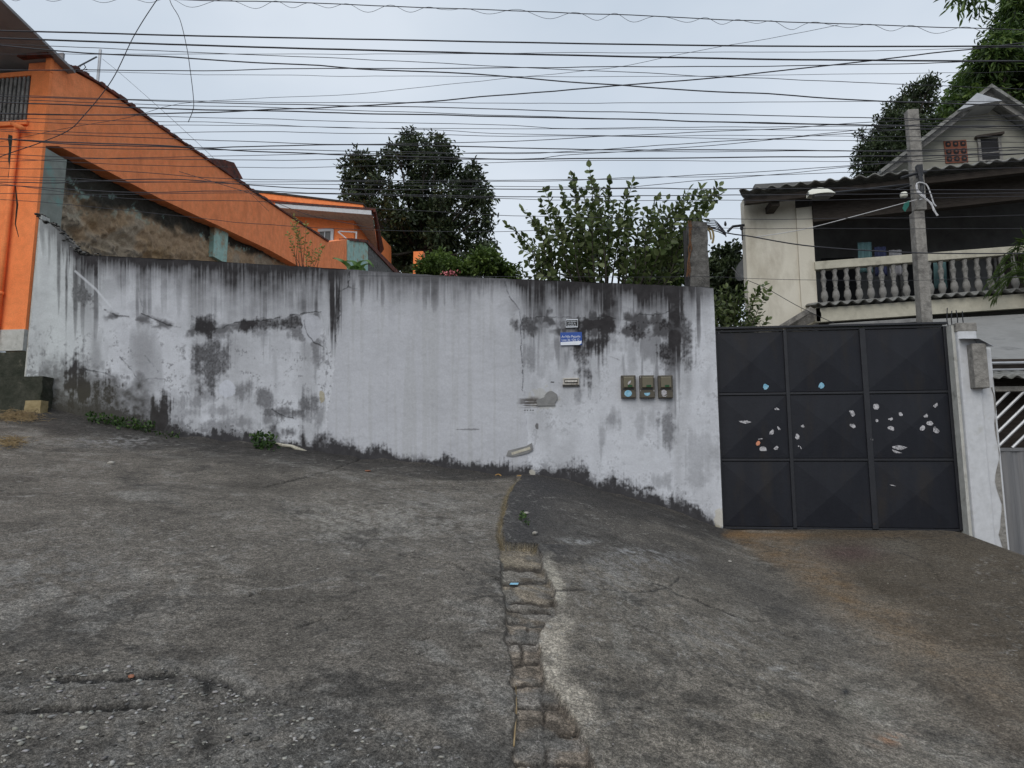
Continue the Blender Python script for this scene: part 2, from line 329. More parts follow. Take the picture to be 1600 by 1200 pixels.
CRK = [([(280, 1043), (350, 1064), (400, 1084), (460, 1092), (500, 1096), (540, 1105), (575, 1112), (600, 1125)], 7.5), ([(865, 926), (935, 922), (990, 928), (1040, 922), (1060, 905)], 2.8), ([(1020, 912), (1060, 930), (1100, 945), (1160, 970), (1250, 1000)], 2.4),
       ([(420, 760), (520, 735), (600, 700)], 1.5), ([(230, 912), (310, 905), (420, 898)], 1.6), ([(560, 858), (700, 880), (780, 905)], 1.2), ([(385, 930), (398, 924), (412, 925)], 3), ([(468, 978), (482, 972), (500, 968)], 3.5), ([(530, 968), (548, 962)], 2.5), ([(650, 1020), (668, 1012)], 3), ([(655, 998), (670, 995)], 2.5), ([(735, 1010), (755, 1006)], 2.2), ([(1012, 1145), (1016, 1149)], 2), ([(1390, 860), (1450, 880), (1470, 910)], 1.6), ([(1370, 838), (1400, 842), (1440, 855)], 1.4)]
GRV = [([(82, 1056), (180, 1057), (272, 1049)], 5), ([(10, 1104), (110, 1103), (238, 1097)], 5)]
def gz(x, y, full=False):
    x = np.asarray(x, float); y = np.asarray(y, float)
    z = zbase(x, y); px, py, dp = proj(np.stack([x, y, z], -1))
    vis = sst(.8, 1.3, dp) * sst(9.6, 9.2, y)
    jx = px + (fbm(px / 16, py / 10, 8, 3) - .5) * 8; jy = py + (fbm(px / 16, py / 10, 9, 3) - .5) * 6
    xl, xr = XL(py), XR(py)
    k = np.clip((py - 700) / 400, .35, 1.2) * 3
    right = sst(-k, k, px - xr) * vis * (py > 742); gut = sst(-k, k, px - xl) * (1 - right) * vis * (py > 742)
    dz = -.026 * gut * sst(740, 860, py)
    lump = np.exp(-np.clip(px - xr, 0, 999) / 70) * sst(905, 835, py) * sst(735, 765, py)
    dz = dz + right * (.014 + .05 * lump)
    mort = np.full(px.shape, 99.); sel = (px > 760) & (px < 1000) & (py > 860) & (vis > .01)
    if sel.any():
        for mline in MORT: mort[sel] = np.minimum(mort[sel], segdist(jx[sel], jy[sel], mline))
    mo = (1 - sst(1.6, 4.6, mort)) * gut; dz = dz - .011 * mo + gut * (fbm(x * 14, y * 14, 21, 3) - .5) * .02
    crk = np.zeros(px.shape); s2 = (vis > .01) & (py > 680) & (px > -300) & (px < 1900)
    if s2.any():
        for pts, wd in CRK: crk[s2] = np.maximum(crk[s2], 1 - sst(wd * .35, wd, segdist(jx[s2], jy[s2], pts)))
    grv = np.zeros(px.shape)
    if s2.any():
        for pts, wd in GRV: grv[s2] = np.maximum(grv[s2], 1 - sst(wd * .4, wd * 1.3, segdist(jx[s2], jy[s2], pts)))
    gzone = sst(-6, 10, jy - gline(jx)) * (1 - sst(600, 800, px + (fbm(px / 30, py / 30, 77) - .5) * 220)) * vis * (py > 1000) * (dp > .5)
    dz = dz - .02 * crk * (1 - right * .5) - .018 * grv - .012 * gzone + gzone * (fbm(x * 30, y * 30, 31, 2) - .5) * .014
    dz = dz + (fbm(x * 7, y * 7, 33, 4) - .5) * .012 * vis
    dz = dz + .09 * np.exp(-np.clip(WY - y, 0, 9) / .12) * sst(2.0, 1.4, x) * (fbm(x * 3, y * 3, 34) - .2) * (y < 9.8)
    z2 = z + dz * (np.abs(x) < 14)
    if not full: return z2
    return z2, dict(px=px, py=py, dp=dp, vis=vis, right=right, gut=gut, mo=mo, crk=crk, grv=grv, gzone=gzone, lump=lump, jx=jx, jy=jy)
def gl(x, y):
    i = min(max(int(np.searchsorted(xs, x)) - 1, 0), nx - 2); j = min(max(int(np.searchsorted(ys, y)) - 1, 0), ny - 2)
    u = (x - xs[i]) / (xs[i + 1] - xs[i]); v = (y - ys[j]) / (ys[j + 1] - ys[j]); G = GZ
    return float((G[j, i] * (1 - u) + G[j, i + 1] * u) * (1 - v) + (G[j + 1, i] * (1 - u) + G[j + 1, i + 1] * u) * v)
def gpt(px, py):
    d = ray(px, py); lo, hi = 1.2, 9.29
    for _ in range(30):
        mid = (lo + hi) / 2; p = EYE + d * (mid / d[1])
        if p[2] > gl(p[0], p[1]): lo = mid
        else: hi = mid
    p = EYE + d * (lo / d[1]); p[2] = gl(p[0], p[1]); return p
def axis(pieces):
    r = []
    for a, b, st in pieces: r += list(np.arange(a, b - 1e-6, st))
    return np.array(r + [pieces[-1][1]])
xs = axis([(-300, -40, 40), (-40, -14, 4), (-14, -10, .4), (-10, -4.2, .025), (-4.2, -.75, .016), (-.75, 1.0, .0085), (1.0, 3.5, .016), (3.5, 6.2, .025), (6.2, 10, .3), (10, 40, 4), (40, 300, 40)])
ys = axis([(-300, -20, 40), (-20, 0, 2), (0, 1.4, .2), (1.4, 2.6, .008), (2.6, 4, .011), (4, 6, .016), (6, 9.5, .022), (9.5, 12, .3), (12, 40, 3), (40, 400, 40)])
GX, GY = np.meshgrid(xs, ys); gx, gy = GX.ravel(), GY.ravel()
gzv, A = gz(gx, gy, True)
def ground_colour(x, y, A):
    px, py, vis = A['px'], A['py'], A['vis']; n = len(x)
    u = x * .96 + y * .25; 
    f1 = fbm(x * 1.1, y * 1.1, 51, 5); f2 = fbm(x * 4.5, y * 4.5, 55, 5); f3 = fbm(x * 16, y * 16, 59, 4)
    st = fbm((x * .5 + y * .85) * 7, (x * .85 - y * .5) * 1.1, 63, 4)
    c = np.ones((n, 3)) * np.array([.135, .122, .105])
    c *= (.18 + .80 * f1 + .62 * f2 + .36 * f3)[:, None]
    c = lerp3(c, (.215, .207, .190), .62 * sst(.55, .76, f2 * .5 + st * .5) * (1 - A['gzone']))
    c = lerp3(c, (.048, .046, .043), .72 * sst(.50, .70, f1 * .42 + fbm(x * 2.6, y * 2.6, 66, 4) * .33 + fbm(x * 22, y * 22, 127, 3) * .25))
    wq_ = (fbm(x * 3, y * 3, 129, 3) - .5) * .5; q_ = fbm(x * 2.1 + wq_, y * 2.1 - wq_, 131, 6, .58); mk = sst(.44, .60, fbm(x * .55 + 3, y * .55, 137, 3)); m1 = sst(.505, .525, q_)
    c = c * (1 + .30 * m1 * mk - .10 * mk)[:, None]; c = lerp3(c, (.035, .032, .029), .55 * np.exp(-((q_ - .503) / .006) ** 2) * mk * sst(.4, .55, f3))
    q2 = fbm(x * 5 + 9, y * 5, 139, 5, .6); c = lerp3(c, (.25, .24, .22), .38 * sst(.60, .63, q2) * sst(.45, .6, f1))
    right = A['right'] * vis
    # right slab tones
    c = lerp3(c, c * np.array([1.06, 1.05, 1.02]), right)
    lite = right * sst(46, 8, np.abs(px - (XR(py) + 14 + (f2 - .5) * 50))) * sst(955, 990, py + (f3 - .5) * 30) * sst(1190, 1080, py)
    c = lerp3(c, (.36, .325, .27), np.clip(.95 * lite * (.6 + .6 * f3), 0, 1))
    lite2 = right * sst(16, 4, np.abs(px - XR(py) - 8 + (f3 - .5) * 18)) * sst(850, 870, py) * sst(960, 925, py); c = lerp3(c, (.38, .35, .29), .9 * lite2)
    el = sst(4.5, 1.2, np.abs(px - XL(py))) * sst(858, 880, py) * vis; c = lerp3(c, (.03, .026, .022), .8 * el); er = sst(3.5, 1, np.abs(px - XR(py))) * sst(858, 866, py) * vis; c = lerp3(c, (.035, .03, .026), .65 * er)
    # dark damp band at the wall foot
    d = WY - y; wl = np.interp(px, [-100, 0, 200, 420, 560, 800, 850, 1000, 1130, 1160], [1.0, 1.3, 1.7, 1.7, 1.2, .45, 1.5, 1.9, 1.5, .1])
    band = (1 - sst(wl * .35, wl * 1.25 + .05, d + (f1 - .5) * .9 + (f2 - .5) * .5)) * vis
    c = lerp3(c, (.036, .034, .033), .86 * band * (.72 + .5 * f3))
    c = lerp3(c, (.045, .044, .046), .85 * np.clip(A['lump'] * right * 2, 0, 1))
    dr = right * np.exp(-((py - np.interp(px, [800, 950, 1130, 1250, 1400], [790, 835, 895, 960, 1060])) / 38) ** 2) * sst(1450, 1150, px)
    c = lerp3(c, (.046, .044, .044), .55 * np.clip(dr * (.4 + f1 * 1.2), 0, 1))
    # rust and mud run-off from the gate
    e = (py - np.interp(px, [1125, 1160, 1220, 1300, 1400, 1500, 1620], [832, 842, 862, 915, 985, 1040, 1105])) + (fbm(px / 40, py / 30, 71) - .5) * 60
    wdt = np.interp(px, [1120, 1250, 1600], [10, 36, 66]); run = np.exp(-(e / wdt) ** 2) * sst(1125, 1160, px) * vis
    c = lerp3(c, (.150, .098, .052), np.clip(.72 * run * (.5 + 1.0 * fbm(x * 12, y * 12, 141, 3)) * (.45 + f2) * np.interp(px, [1150, 1350, 1600], [1.1, .75, .4]), 0, 1))
    line = np.exp(-((py - 838 + (f3 - .5) * 6) / 5) ** 2) * sst(1122, 1140, px) * sst(1500, 1400, px); c = lerp3(c, (.19, .115, .055), .75 * line)
    wet = sst(8, 60, -e) * sst(1200, 1300, px) * vis * (py > 820); c = lerp3(c, (.078, .062, .044), .8 * np.clip(wet * (.6 + f1 * .7), 0, 1))
    red = np.exp(-((px - 1330) / 50) ** 2 - ((py - 866) / 14) ** 2); c = lerp3(c, (.085, .05, .05), .6 * red * (.5 + f2))
    wet2 = sst(10, 70, e) * sst(150, 80, e) * sst(1420, 1560, px) * vis; c = lerp3(c, (.06, .045, .032), .5 * wet2)
    # gutter
    g = A['gut'] * vis; bc = np.array([.205, .172, .138]) * (.45 + .75 * f2 + .5 * f3)[:, None]
    bc = lerp3(bc, (.20, .175, .12), .5 * sst(1010, 880, py)[:] * (.3 + f2)); bid = fbm(x * 2.2 + 40, y * 6.5, 143, 2); bc = bc * (.62 + .8 * bid)[:, None]; bc = lerp3(bc, (.19, .185, .175), .55 * sst(.5, .6, fbm(x * 3.3, y * 7, 147, 3)))
    bc = lerp3(bc, (.05, .042, .034), .55 * sst(.5, .68, fbm(x * 9, y * 9, 91)))
    c = c * (1 - g[:, None]) + bc * g[:, None]; c = lerp3(c, (.040, .033, .027), .92 * A['mo'] * (.7 + .3 * sst(.25, .5, f3))); c = lerp3(c, (.13, .125, .115), .7 * g * sst(.5, .62, fbm(x * 5, y * 5, 119, 4)))
    c = lerp3(c, (.15, .115, .055), .7 * sst(8, 1, np.abs(px - XR(py) + 4)) * sst(745, 760, py) * sst(866, 856, py) * vis)
    # gravelly patch, cracks, grooves, oil
    c = lerp3(c, (.082, .079, .074), .38 * A['gzone']); c = lerp3(c, (.15, .145, .135), .5 * A['gzone'] * sst(.5, .6, f3))
    c = lerp3(c, (.025, .023, .022), .8 * A['crk'] * (.3 + .7 * sst(.38, .55, f3))); c = lerp3(c, (.02, .019, .018), .88 * A['grv'])
    edge = sst(10, 2, np.abs(A['jy'] - gline(A['jx']) + 6)) * sst(620, 560, px) * (px > 250) * vis * (py > 1000); c = lerp3(c, (.21, .2, .185), .45 * edge)
    for ox, oy, rx, ry in ((325, 1070, 14, 20), (322, 1158, 18, 26), (300, 1020, 60, 10)):
        o = np.exp(-((px - ox) / rx) ** 2 - ((py - oy) / ry) ** 2); c = lerp3(c, (.018, .017, .016), np.clip((.9 if rx < 30 else .4) * o * (.5 + f3), 0, 1))
    for ox, oy, rx, ry, cc, am in ((1325, 1105, 14, 26, (.16, .15, .125), .9), (1375, 1112, 22, 14, (.16, .15, .125), .8), (1322, 1085, 7, 6, (.03, .03, .032), .9), (1395, 1160, 26, 10, (.27, .16, .10), .7), (1195, 1120, 24, 7, (.20, .18, .13), .6), (530, 812, 70, 26, (.25, .235, .205), .7), (650, 812, 110, 34, (.235, .222, .2), .65), (950, 905, 80, 40, (.22, .21, .195), .5), (1120, 1000, 120, 30, (.21, .2, .185), .4), (60, 900, 120, 50, (.2, .195, .185), .4), (180, 690, 70, 9, (.22, .215, .21), .75), (1010, 878, 70, 12, (.20, .195, .19), .5), (900, 850, 30, 5, (.26, .26, .255), .6), (990, 864, 26, 4, (.30, .30, .30), .7), (1400, 855, 40, 12, (.15, .14, .12), .4)):
        o = np.exp(-(((px - ox) + (f2 - .5) * rx) / rx) ** 2 - (((py - oy) + (f3 - .5) * ry) / ry) ** 2); c = lerp3(c, cc, np.clip(am * o * (.55 + f3) * (sst(.42, .62, fbm(x * 20 + y * 9, y * 14, 123, 3)) * 1.3 if cc[0] > .185 else 1), 0, 1))
    # pale scuffs
    ux, uy = x * .25 + y * .97, x * .97 - y * .25
    wx_ = (fbm(x * 1.3, y * 1.3, 97, 3) - .5) * 2
    sc = sst(.60, .78, fbm((uy + wx_ * .6) * 22, (ux + wx_) * 9, 95, 4) * .7 + fbm(x * 60, y * 60, 99, 2) * .3) * sst(.42, .66, fbm(x * .9, y * .9, 103, 3)); c = lerp3(c, (.31, .30, .28), .6 * sc * (1 - g) * (d > .35))
    dk_ = sst(.56, .74, fbm((uy + wx_) * 16, (ux + wx_) * 5, 107, 4)) * sst(.4, .65, fbm(x * 1.1, y * 1.1, 111, 3)); c = lerp3(c, (.045, .042, .038), .5 * dk_ * (1 - g))
    gr_ = fbm(x * 75, y * 75, 115, 2); c = c * (1 + (gr_ - .5) * .7 * (1 - .3 * g))[:, None]
    return np.clip(c, .012, .6)
gc = ground_colour(gx, gy, A)
nx, ny = len(xs), len(ys); GZ = gzv.reshape(ny, nx); ii = np.arange((ny - 1) * nx).reshape(ny - 1, nx)[:, :-1].ravel()
Fq = np.stack([ii, ii + 1, ii + nx + 1, ii + nx], 1)
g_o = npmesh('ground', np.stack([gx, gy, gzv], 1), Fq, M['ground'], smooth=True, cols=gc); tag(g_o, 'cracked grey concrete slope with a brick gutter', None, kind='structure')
# gravel set loosely into the broken concrete
def rocks(spots, name, mat):
    ico = [(0, 0, 1), (.894, 0, .447), (.276, .851, .447), (-.724, .526, .447), (-.724, -.526, .447), (.276, -.851, .447), (.724, .526, -.447), (-.276, .851, -.447), (-.894, 0, -.447), (-.276, -.851, -.447), (.724, -.526, -.447), (0, 0, -1)]
    fc = [(0, 1, 2), (0, 2, 3), (0, 3, 4), (0, 4, 5), (0, 5, 1), (1, 6, 2), (2, 7, 3), (3, 8, 4), (4, 9, 5), (5, 10, 1), (6, 7, 2), (7, 8, 3), (8, 9, 4), (9, 10, 5), (10, 6, 1), (11, 7, 6), (11, 8, 7), (11, 9, 8), (11, 10, 9), (11, 6, 10)]
    I = np.array(ico); V = []; Fs = []; C = []
    for x, y, z, r, t in spots:
        a = random.random() * 6.28; sq = np.array([1, random.uniform(.4, .85), random.uniform(.22, .42)])
        P = I * (1 + RS.uniform(-.45, .3, (12, 1))) * sq * r
        R = np.array([[math.cos(a), -math.sin(a), 0], [math.sin(a), math.cos(a), 0], [0, 0, 1]])
        b = len(V) * 12; V.append(P @ R.T + [x, y, z]); Fs.append(np.array(fc) + b); C.append(np.tile(t, (12, 1)))
    return npmesh(name, np.concatenate(V), np.concatenate(Fs), mat, cols=np.concatenate(C))
sp = []
X = np.r_[RS.uniform(-3.2, 6, 60000), RS.uniform(-2.6, .3, 16000)]; Y = np.r_[RS.uniform(1.7, 8.6, 60000), RS.uniform(1.7, 3.6, 16000)]
Z, B_ = gz(X, Y, True); keep = 0
for i in range(len(X)):
    inz = B_['gzone'][i] > .4; p = .36 if inz else (.03 if B_['gut'][i] > .5 else .02)
    if not (-40 < B_['px'][i] < 1640) or random.random() > p: continue
    r = (.0022 + random.random() ** 3.4 * .017) if inz else .003 + random.random() ** 3 * .007
    k = random.uniform(.16, .42) if random.random() < .8 else random.uniform(.05, .14); sp.append((X[i], Y[i], Z[i] + r * .12, r, np.array([k, k * random.uniform(.93, .99), k * random.uniform(.82, .96)])))
tag(rocks(sp, 'gravel', M['pebble']), 'pale gravel chips set into the broken concrete', 'gravel', kind='stuff')
for px, py, r, lab in ((35, 1034, .022, 'pale rounded stone lying at the left edge of the concrete'), (172, 725, .06, 'flat light stone on the concrete below the mouldy wall'), (332, 855, .03, 'small grey pebble alone in the middle of the left slab'), (1140, 878, .03, 'white chip lying on the dark slope before the gate'), (822, 803, .04, 'pale flake beside the weed at the top of the gutter'), (836, 835, .06, 'long cream stone fragment above the gutter edge'), (575, 737, .05, 'reddish flat stone near the foot of the white patch'), (205, 1058, .02, 'orange brick chip lying in the groove')):
    p = gpt(px, py); k = (.34, .15, .09) if 'red' in lab or 'orange' in lab else (.40, .38, .34)
    tag(rocks([(p[0], p[1], p[2] + r * .25, r, np.array(k))], 'stone', M['pebble']), lab, 'stone', 'loose stones on the concrete')

# ------------------------------------------------------------------ boundary wall
top_px = np.array([(63, 345), (80, 352), (100, 374), (125, 398), (330, 408), (530, 420), (700, 432), (830, 437), (1112, 449)], float)
tp = np.array([onY(a, b, WY)[[0, 2]] for a, b in top_px])
WX0, WX1 = tp[0, 0], 1.82
def wtop(x):
    z = np.interp(x, tp[:, 0], tp[:, 1]); return z + (fbm(x * 9, x * 0, 201, 3) - .5) * np.where(x < tp[3, 0], .14, .012)
wl = thing('boundary_wall', 'long stained white rendered wall with black mould streaks and signs', 'wall', (-3.6, WY, 1.7))
nX, nZ = 1120, 360
U, Vv = np.meshgrid(np.linspace(WX0, WX1, nX), np.linspace(0, 1, nZ)); wx = U.ravel(); vv = Vv.ravel()
zb = Bf(wx) - .35; zt = wtop(wx); wz = zb + (zt - zb) * vv; P3 = np.stack([wx, np.full_like(wx, WY), wz], 1)
px, py, _ = proj(P3); _, pyt, _ = proj(np.stack([wx, np.full_like(wx, WY), zt], 1)); _, pyb, _ = proj(np.stack([wx, np.full_like(wx, WY), Bf(wx)], 1))
def wall_colour():
    dt = py - pyt; db = pyb - py
    n1 = fbm(px / 22, py / 22, 301, 5); n2 = fbm(px / 7, py / 7, 305, 4); n3 = fbm(px / 2.2, py / 2.6, 309, 3)
    sv = fbm(px / 6.5, py / 160, 311, 4); sw = fbm(px / 28, py / 300, 315, 3); sf = fbm(px / 2.2, py / 90, 317, 3)
    c = np.ones((len(px), 3)) * np.array([.575, .590, .630])
    c = lerp3(c, (.56, .59, .60), sst(200, 80, px)); 
    jx = px + (n2 - .5) * 7
    xl = np.interp(py, [400, 455, 470, 490, 520, 560, 600, 650, 705], [548, 532, 528, 532, 527, 525, 520, 511, 507]) + (fbm(py / 9, py * 0, 331) - .5) * 8
    xr = np.interp(py, [430, 443, 465, 482, 535, 600, 640, 750], [788, 791, 798, 812, 815, 818, 821, 828]) + (fbm(py / 9, py * 0, 333) - .5) * 4
    patch = sst(-1.2, 1.2, px - xl) * sst(1.2, -1.2, px - xr)
    pc = np.array([.485, .495, .530]) * (.93 + .14 * fbm(px / 60, py / 50, 337, 4))[:, None]
    c = c * (.90 + .20 * n1)[:, None]; c = c * (1 - patch[:, None]) + pc * patch[:, None]
    # faint dirty washes
    wash = sst(.48, .72, sw * .6 + fbm(px / 40, py / 60, 341) * .4) * (1 - .65 * patch); c = lerp3(c, (.33, .335, .35), .42 * wash)
    c = lerp3(c, (.36, .365, .36), .28 * sst(.5, .7, sv) * patch * sst(420, 520, py))
    dk = np.zeros(len(px))
    # run-down from the coping
    L = np.interp(px, [60, 125, 160, 260, 330, 420, 500, 530, 545, 640, 790, 812, 835, 900, 1000, 1060, 1080, 1112], [14, 60, 52, 52, 66, 72, 70, 46, 30, 28, 26, 60, 70, 60, 54, 62, 40, 26])
    big = sst(.30, .70, fbm(px / 70, px * 0 + 7, 381, 3)); Ls = L * np.where((px > 540) & (px < 805), .9 + .25 * big, .95 + 1.1 * big) * (.25 + 1.6 * sst(.25, .75, sv * .65 + sw * .35))
    amp = np.interp(px, [60, 120, 200, 520, 545, 790, 815, 1060, 1090, 1112], [.55, 1, 1, 1.05, .85, .82, 1.08, 1.08, .9, .65])
    t = np.clip(1 - dt / (Ls + 4), 0, 1); blot = fbm(px / 24, py / 17, 385, 4)
    near = 1.12 * np.exp(-(dt / ((.40 + .6 * sst(.3, .7, sw)) * L + 8)) ** 1.4) * (.92 + .5 * (blot - .4) + .6 * (sf - .5)); strk = t ** .5 * sst(.38, .58, sv * .65 + sf * .35) * (.70 + .5 * big) * (.65 + .7 * blot); soft = .62 * np.exp(-dt / (.95 * L)) * (.35 + 1.0 * sst(.36, .60, blot))
    dk = np.maximum(dk, amp * np.clip(np.maximum(np.maximum(near, strk), soft), 0, 1))
    dk = np.maximum(dk, .82 * np.clip(1 - dt / (9 + 10 * sf), 0, 1) * (px > 110))
    BL = [(132, 458, 14, 30, .75), (150, 470, 6, 16, .35), (320, 515, 17, 18, .95), (326, 562, 22, 40, .78), (345, 520, 14, 12, .6), (388, 510, 18, 9, .95), (420, 507, 30, 9, .85), (456, 504, 26, 9, .85), (464, 518, 12, 12, .65), (410, 520, 16, 8, .5), (491, 548, 11, 24, .6), (494, 560, 7, 18, .4),
          (127, 604, 19, 34, .97), (165, 614, 28, 22, .88), (90, 612, 22, 42, .62), (70, 600, 8, 40, .6), (205, 626, 12, 16, .6), (225, 610, 16, 10, .3), (247, 652, 17, 24, .95), (215, 650, 24, 16, .7), (180, 648, 30, 14, .85), (105, 632, 30, 18, .8), (140, 640, 26, 14, .9), (205, 655, 26, 10, .9), (262, 672, 16, 8, .9), (160, 595, 26, 7, .6), (300, 600, 8, 14, .35), (420, 655, 12, 8, .5), (322, 618, 14, 10, .5), (376, 612, 16, 13, .55), (300, 628, 20, 9, .45), (290, 645, 18, 8, .4), (340, 640, 20, 8, .4), (413, 624, 15, 12, .65), (450, 645, 34, 7, .7), (478, 634, 13, 18, .7), (428, 674, 9, 15, .75), (453, 676, 12, 6, .7), (472, 688, 7, 15, .95), (501, 690, 11, 16, .95), (500, 660, 6, 20, .45), (380, 660, 22, 8, .45), (340, 668, 26, 8, .5), (275, 665, 14, 10, .6), (360, 545, 16, 30, .25), (440, 540, 18, 20, .2),
          (825, 508, 13, 17, .8), (853, 505, 24, 10, .6), (933, 507, 30, 12, .95), (925, 536, 20, 22, .95), (911, 566, 10, 30, .8), (947, 530, 18, 16, .4), (987, 512, 22, 15, .9), (985, 535, 18, 14, .35), (1038, 507, 14, 11, .9), (1042, 550, 13, 24, .88), (1066, 505, 13, 62, .82), (1064, 560, 7, 18, .35), (954, 657, 14, 11, .45), (960, 650, 8, 12, .3), (1044, 668, 11, 28, .6), (1095, 712, 24, 30, .25), (942, 688, 4, 22, .35), (904, 617, 5, 9, .4), (828, 556, 12, 20, .5), (870, 545, 20, 24, .3), (898, 512, 20, 10, .7), (1000, 660, 5, 16, .25), (1018, 650, 5, 14, .25), (845, 580, 10, 14, .25), (1090, 740, 10, 26, .3), (1035, 752, 12, 10, .35)]
    for cx, cy, rx, ry, a in BL:
        m = (np.abs(px - cx) < rx * 3.2) & (np.abs(py - cy) < ry * 3.2)
        if not m.any(): continue
        ex = (px[m] - cx) / rx; ey = (py[m] - cy) / ry; r = (np.abs(ex) ** 2.6 + np.abs(ey) ** 2.6) ** (1 / 2.6)
        v = 1.36 - r * .84 + (n1[m] - .5) * 1.6 + (n2[m] - .5) * .9 + (n3[m] - .5) * .35 + (sv[m] - .5) * 1.2 + (sf[m] - .5) * .6
        q = min(1, a * 1.12) * sst(-.15, 1.0, v); q = q * np.where(a > .9, 1, .82 + .3 * n3[m]); dk[m] = np.maximum(dk[m], np.clip(q, 0, 1))
    zl = sst(55, 75, px) * sst(330, 215, px) * sst(92, 40, db + (n1 - .5) * 90 + (n2 - .5) * 30) ; dk = np.maximum(dk, .88 * zl * (.5 + .8 * n2))
    zl = sst(60, 90, px) * sst(190, 150, px) * sst(30, 8, np.abs(py - 612) + (n1 - .5) * 36); dk = np.maximum(dk, .8 * zl * (.5 + .8 * n2))
    zr = sst(812, 826, px) * sst(1078, 1060, px) * sst(30, 8, np.abs(py - 510 - (n1 - .5) * 30) + (sv - .5) * 44) * sst(.36, .56, fbm(px / 34, py / 26, 391, 4)); dk = np.maximum(dk, .9 * zr)
    zc = sst(815, 830, px) * sst(1080, 1050, px) * sst(80, 20, py - 520 + (sv - .5) * 60) * sst(505, 520, py) * sst(.50, .66, fbm(px / 16, py / 60, 395, 4)); dk = np.maximum(dk, .6 * zc)
    cl = sst(13, 2, np.abs(py - np.interp(px, [160, 200, 225, 280, 335, 360, 400, 500], [488, 498, 494, 512, 514, 507, 505, 489]) - 4 + (n2 - .5) * 10)) * sst(155, 170, px) * sst(505, 495, px) * sst(.38, .6, fbm(px / 20, py / 14, 399, 4)); dk = np.maximum(dk, .8 * cl)
    wash2 = sst(.5, .75, fbm(px / 30, py / 110, 403, 4)) * (1 - patch) * sst(700, 560, py); dk = np.maximum(dk, .34 * wash2)
    # splash band at the foot
    H = np.interp(px, [50, 110, 260, 300, 430, 505, 520, 780, 835, 845, 930, 1000, 1060, 1112, 1128], [46, 44, 38, 20, 17, 18, 20, 17, 20, 32, 30, 24, 26, 20, 4])
    Hs = H * (.55 + .8 * sst(.2, .8, fbm(px / 26, py * 0, 351, 3))); dk = np.maximum(dk, .97 * sst(1.25, .55, db / Hs + (n2 - .5) * .9 + (n3 - .5) * .5 + (sf - .5) * .5))
    H2 = H * np.interp(px, [50, 260, 500, 520, 850, 1128], [2.6, 2.4, 2.4, 1.1, 1.3, 1.5]); spk = sst(.48, .60, n2 * .5 + n3 * .3 + n1 * .2) * sst(1, .25, db / H2); dk = np.maximum(dk, .7 * spk)
    gr = sst(.54, .66, n3 * .5 + n2 * .5) * sst(.40, .58, n1) * (1 - patch); dk = np.maximum(dk, .55 * gr * sst(470, 560, py) * np.interp(px, [60, 500, 830, 1128], [1, 1, .45, .45]))
    dkc = np.ones((len(px), 3)) * np.array([.036, .034, .036]) * (.7 + .75 * n2)[:, None]
    dkc = lerp3(dkc, (.062, .058, .045), sst(300, 120, px) * sst(560, 620, py) * .8)
    dk = np.clip(dk, 0, 1)[:, None]; c = c * (1 - dk) + dkc * dk
    # repairs, scratches
    def ell(cx, cy, rx, ry, col, a, j=.5):
        nonlocal c
        r = np.hypot((px - cx) / rx, (py - cy) / ry) + (n2 - .5) * j; c = lerp3(c, col, a * sst(1.08, .92, r))
    ell(487, 513, 14, 22, (.46, .47, .51), .9); ell(480, 500, 10, 10, (.46, .47, .51), .9)
    ell(355, 608, 13, 13, (.56, .58, .64), .8)
    ell(849, 624, 22, 16, (.42, .41, .37), .5, 1.4)
    sm = sst(11, 4, np.abs(py - 629 + (sv - .5) * 4)) * sst(806, 822, px + (n2 - .5) * 10) * sst(846, 838, px); c = lerp3(c, (.07, .06, .055), .9 * sm * sst(.34, .5, fbm(px / 24, py / 1.6, 361, 3)))
    for cx in (820, 824, 829, 833): ell(cx, 641, 1.3, 1, (.05, .05, .05), .9, .2)
    ell(839, 667, 2.5, 6, (.08, .075, .07), .8, 1.2); ell(863, 597, 3, 1.3, (.03, .03, .03), .9, .3); ell(1045, 559, 2, 2, (.03, .03, .03), .9, .2)
    ell(503, 620, 4, 10, (.34, .29, .16), .7, 1.3); ell(560, 700, 2, 5, (.25, .25, .26), .6, .6)
    ell(735, 671, 18, 1.3, (.2, .2, .21), .8, .8); ell(832, 739, 5, 6, (.50, .48, .42), .8, .9); ell(1124, 812, 8, 16, (.50, .46, .36), .6, 1)
    ridge = 1 - sst(.8, 2.5, segdist(px, py, [(118, 424), (150, 452), (172, 478)])); c = lerp3(c, (.66, .68, .72), .6 * ridge)
    for pts, wd, a in (([(548, 418), (545, 448), (530, 455), (529, 472), (531, 492), (526, 512), (525, 540)], 1.5, .85), ([(545, 449), (558, 450)], 1.3, .6), ([(788, 440), (797, 465), (812, 483), (815, 535), (817, 575), (818, 610)], 1.2, .75), ([(165, 485), (185, 493), (200, 495)], 2.2, .8), ([(222, 491), (245, 500), (262, 508), (282, 510)], 1.5, .75), ([(335, 513), (350, 512), (360, 505), (400, 503), (470, 490), (502, 487)], 1.5, .8), ([(474, 495), (478, 520), (490, 535), (503, 543)], 1.4, .8), ([(130, 577), (160, 582), (178, 588)], 1.6, .7), ([(188, 558), (205, 578), (217, 594)], 1.4, .55), ([(217, 593), (240, 590), (257, 592)], 1.2, .5), ([(820, 497), (850, 495), (930, 497), (975, 498), (1000, 491), (1020, 494), (1045, 487)], 1.2, .8), ([(950, 555), (968, 562)], 1.1, .6), ([(425, 640), (440, 650), (460, 654)], 1.4, .7), ([(502, 487), (512, 560), (505, 640)], 1.0, .3), ([(215, 440), (225, 490)], 1, .3), ([(960, 755), (963, 775)], 1, .6), ([(228, 556), (240, 572)], 1.6, .4)):
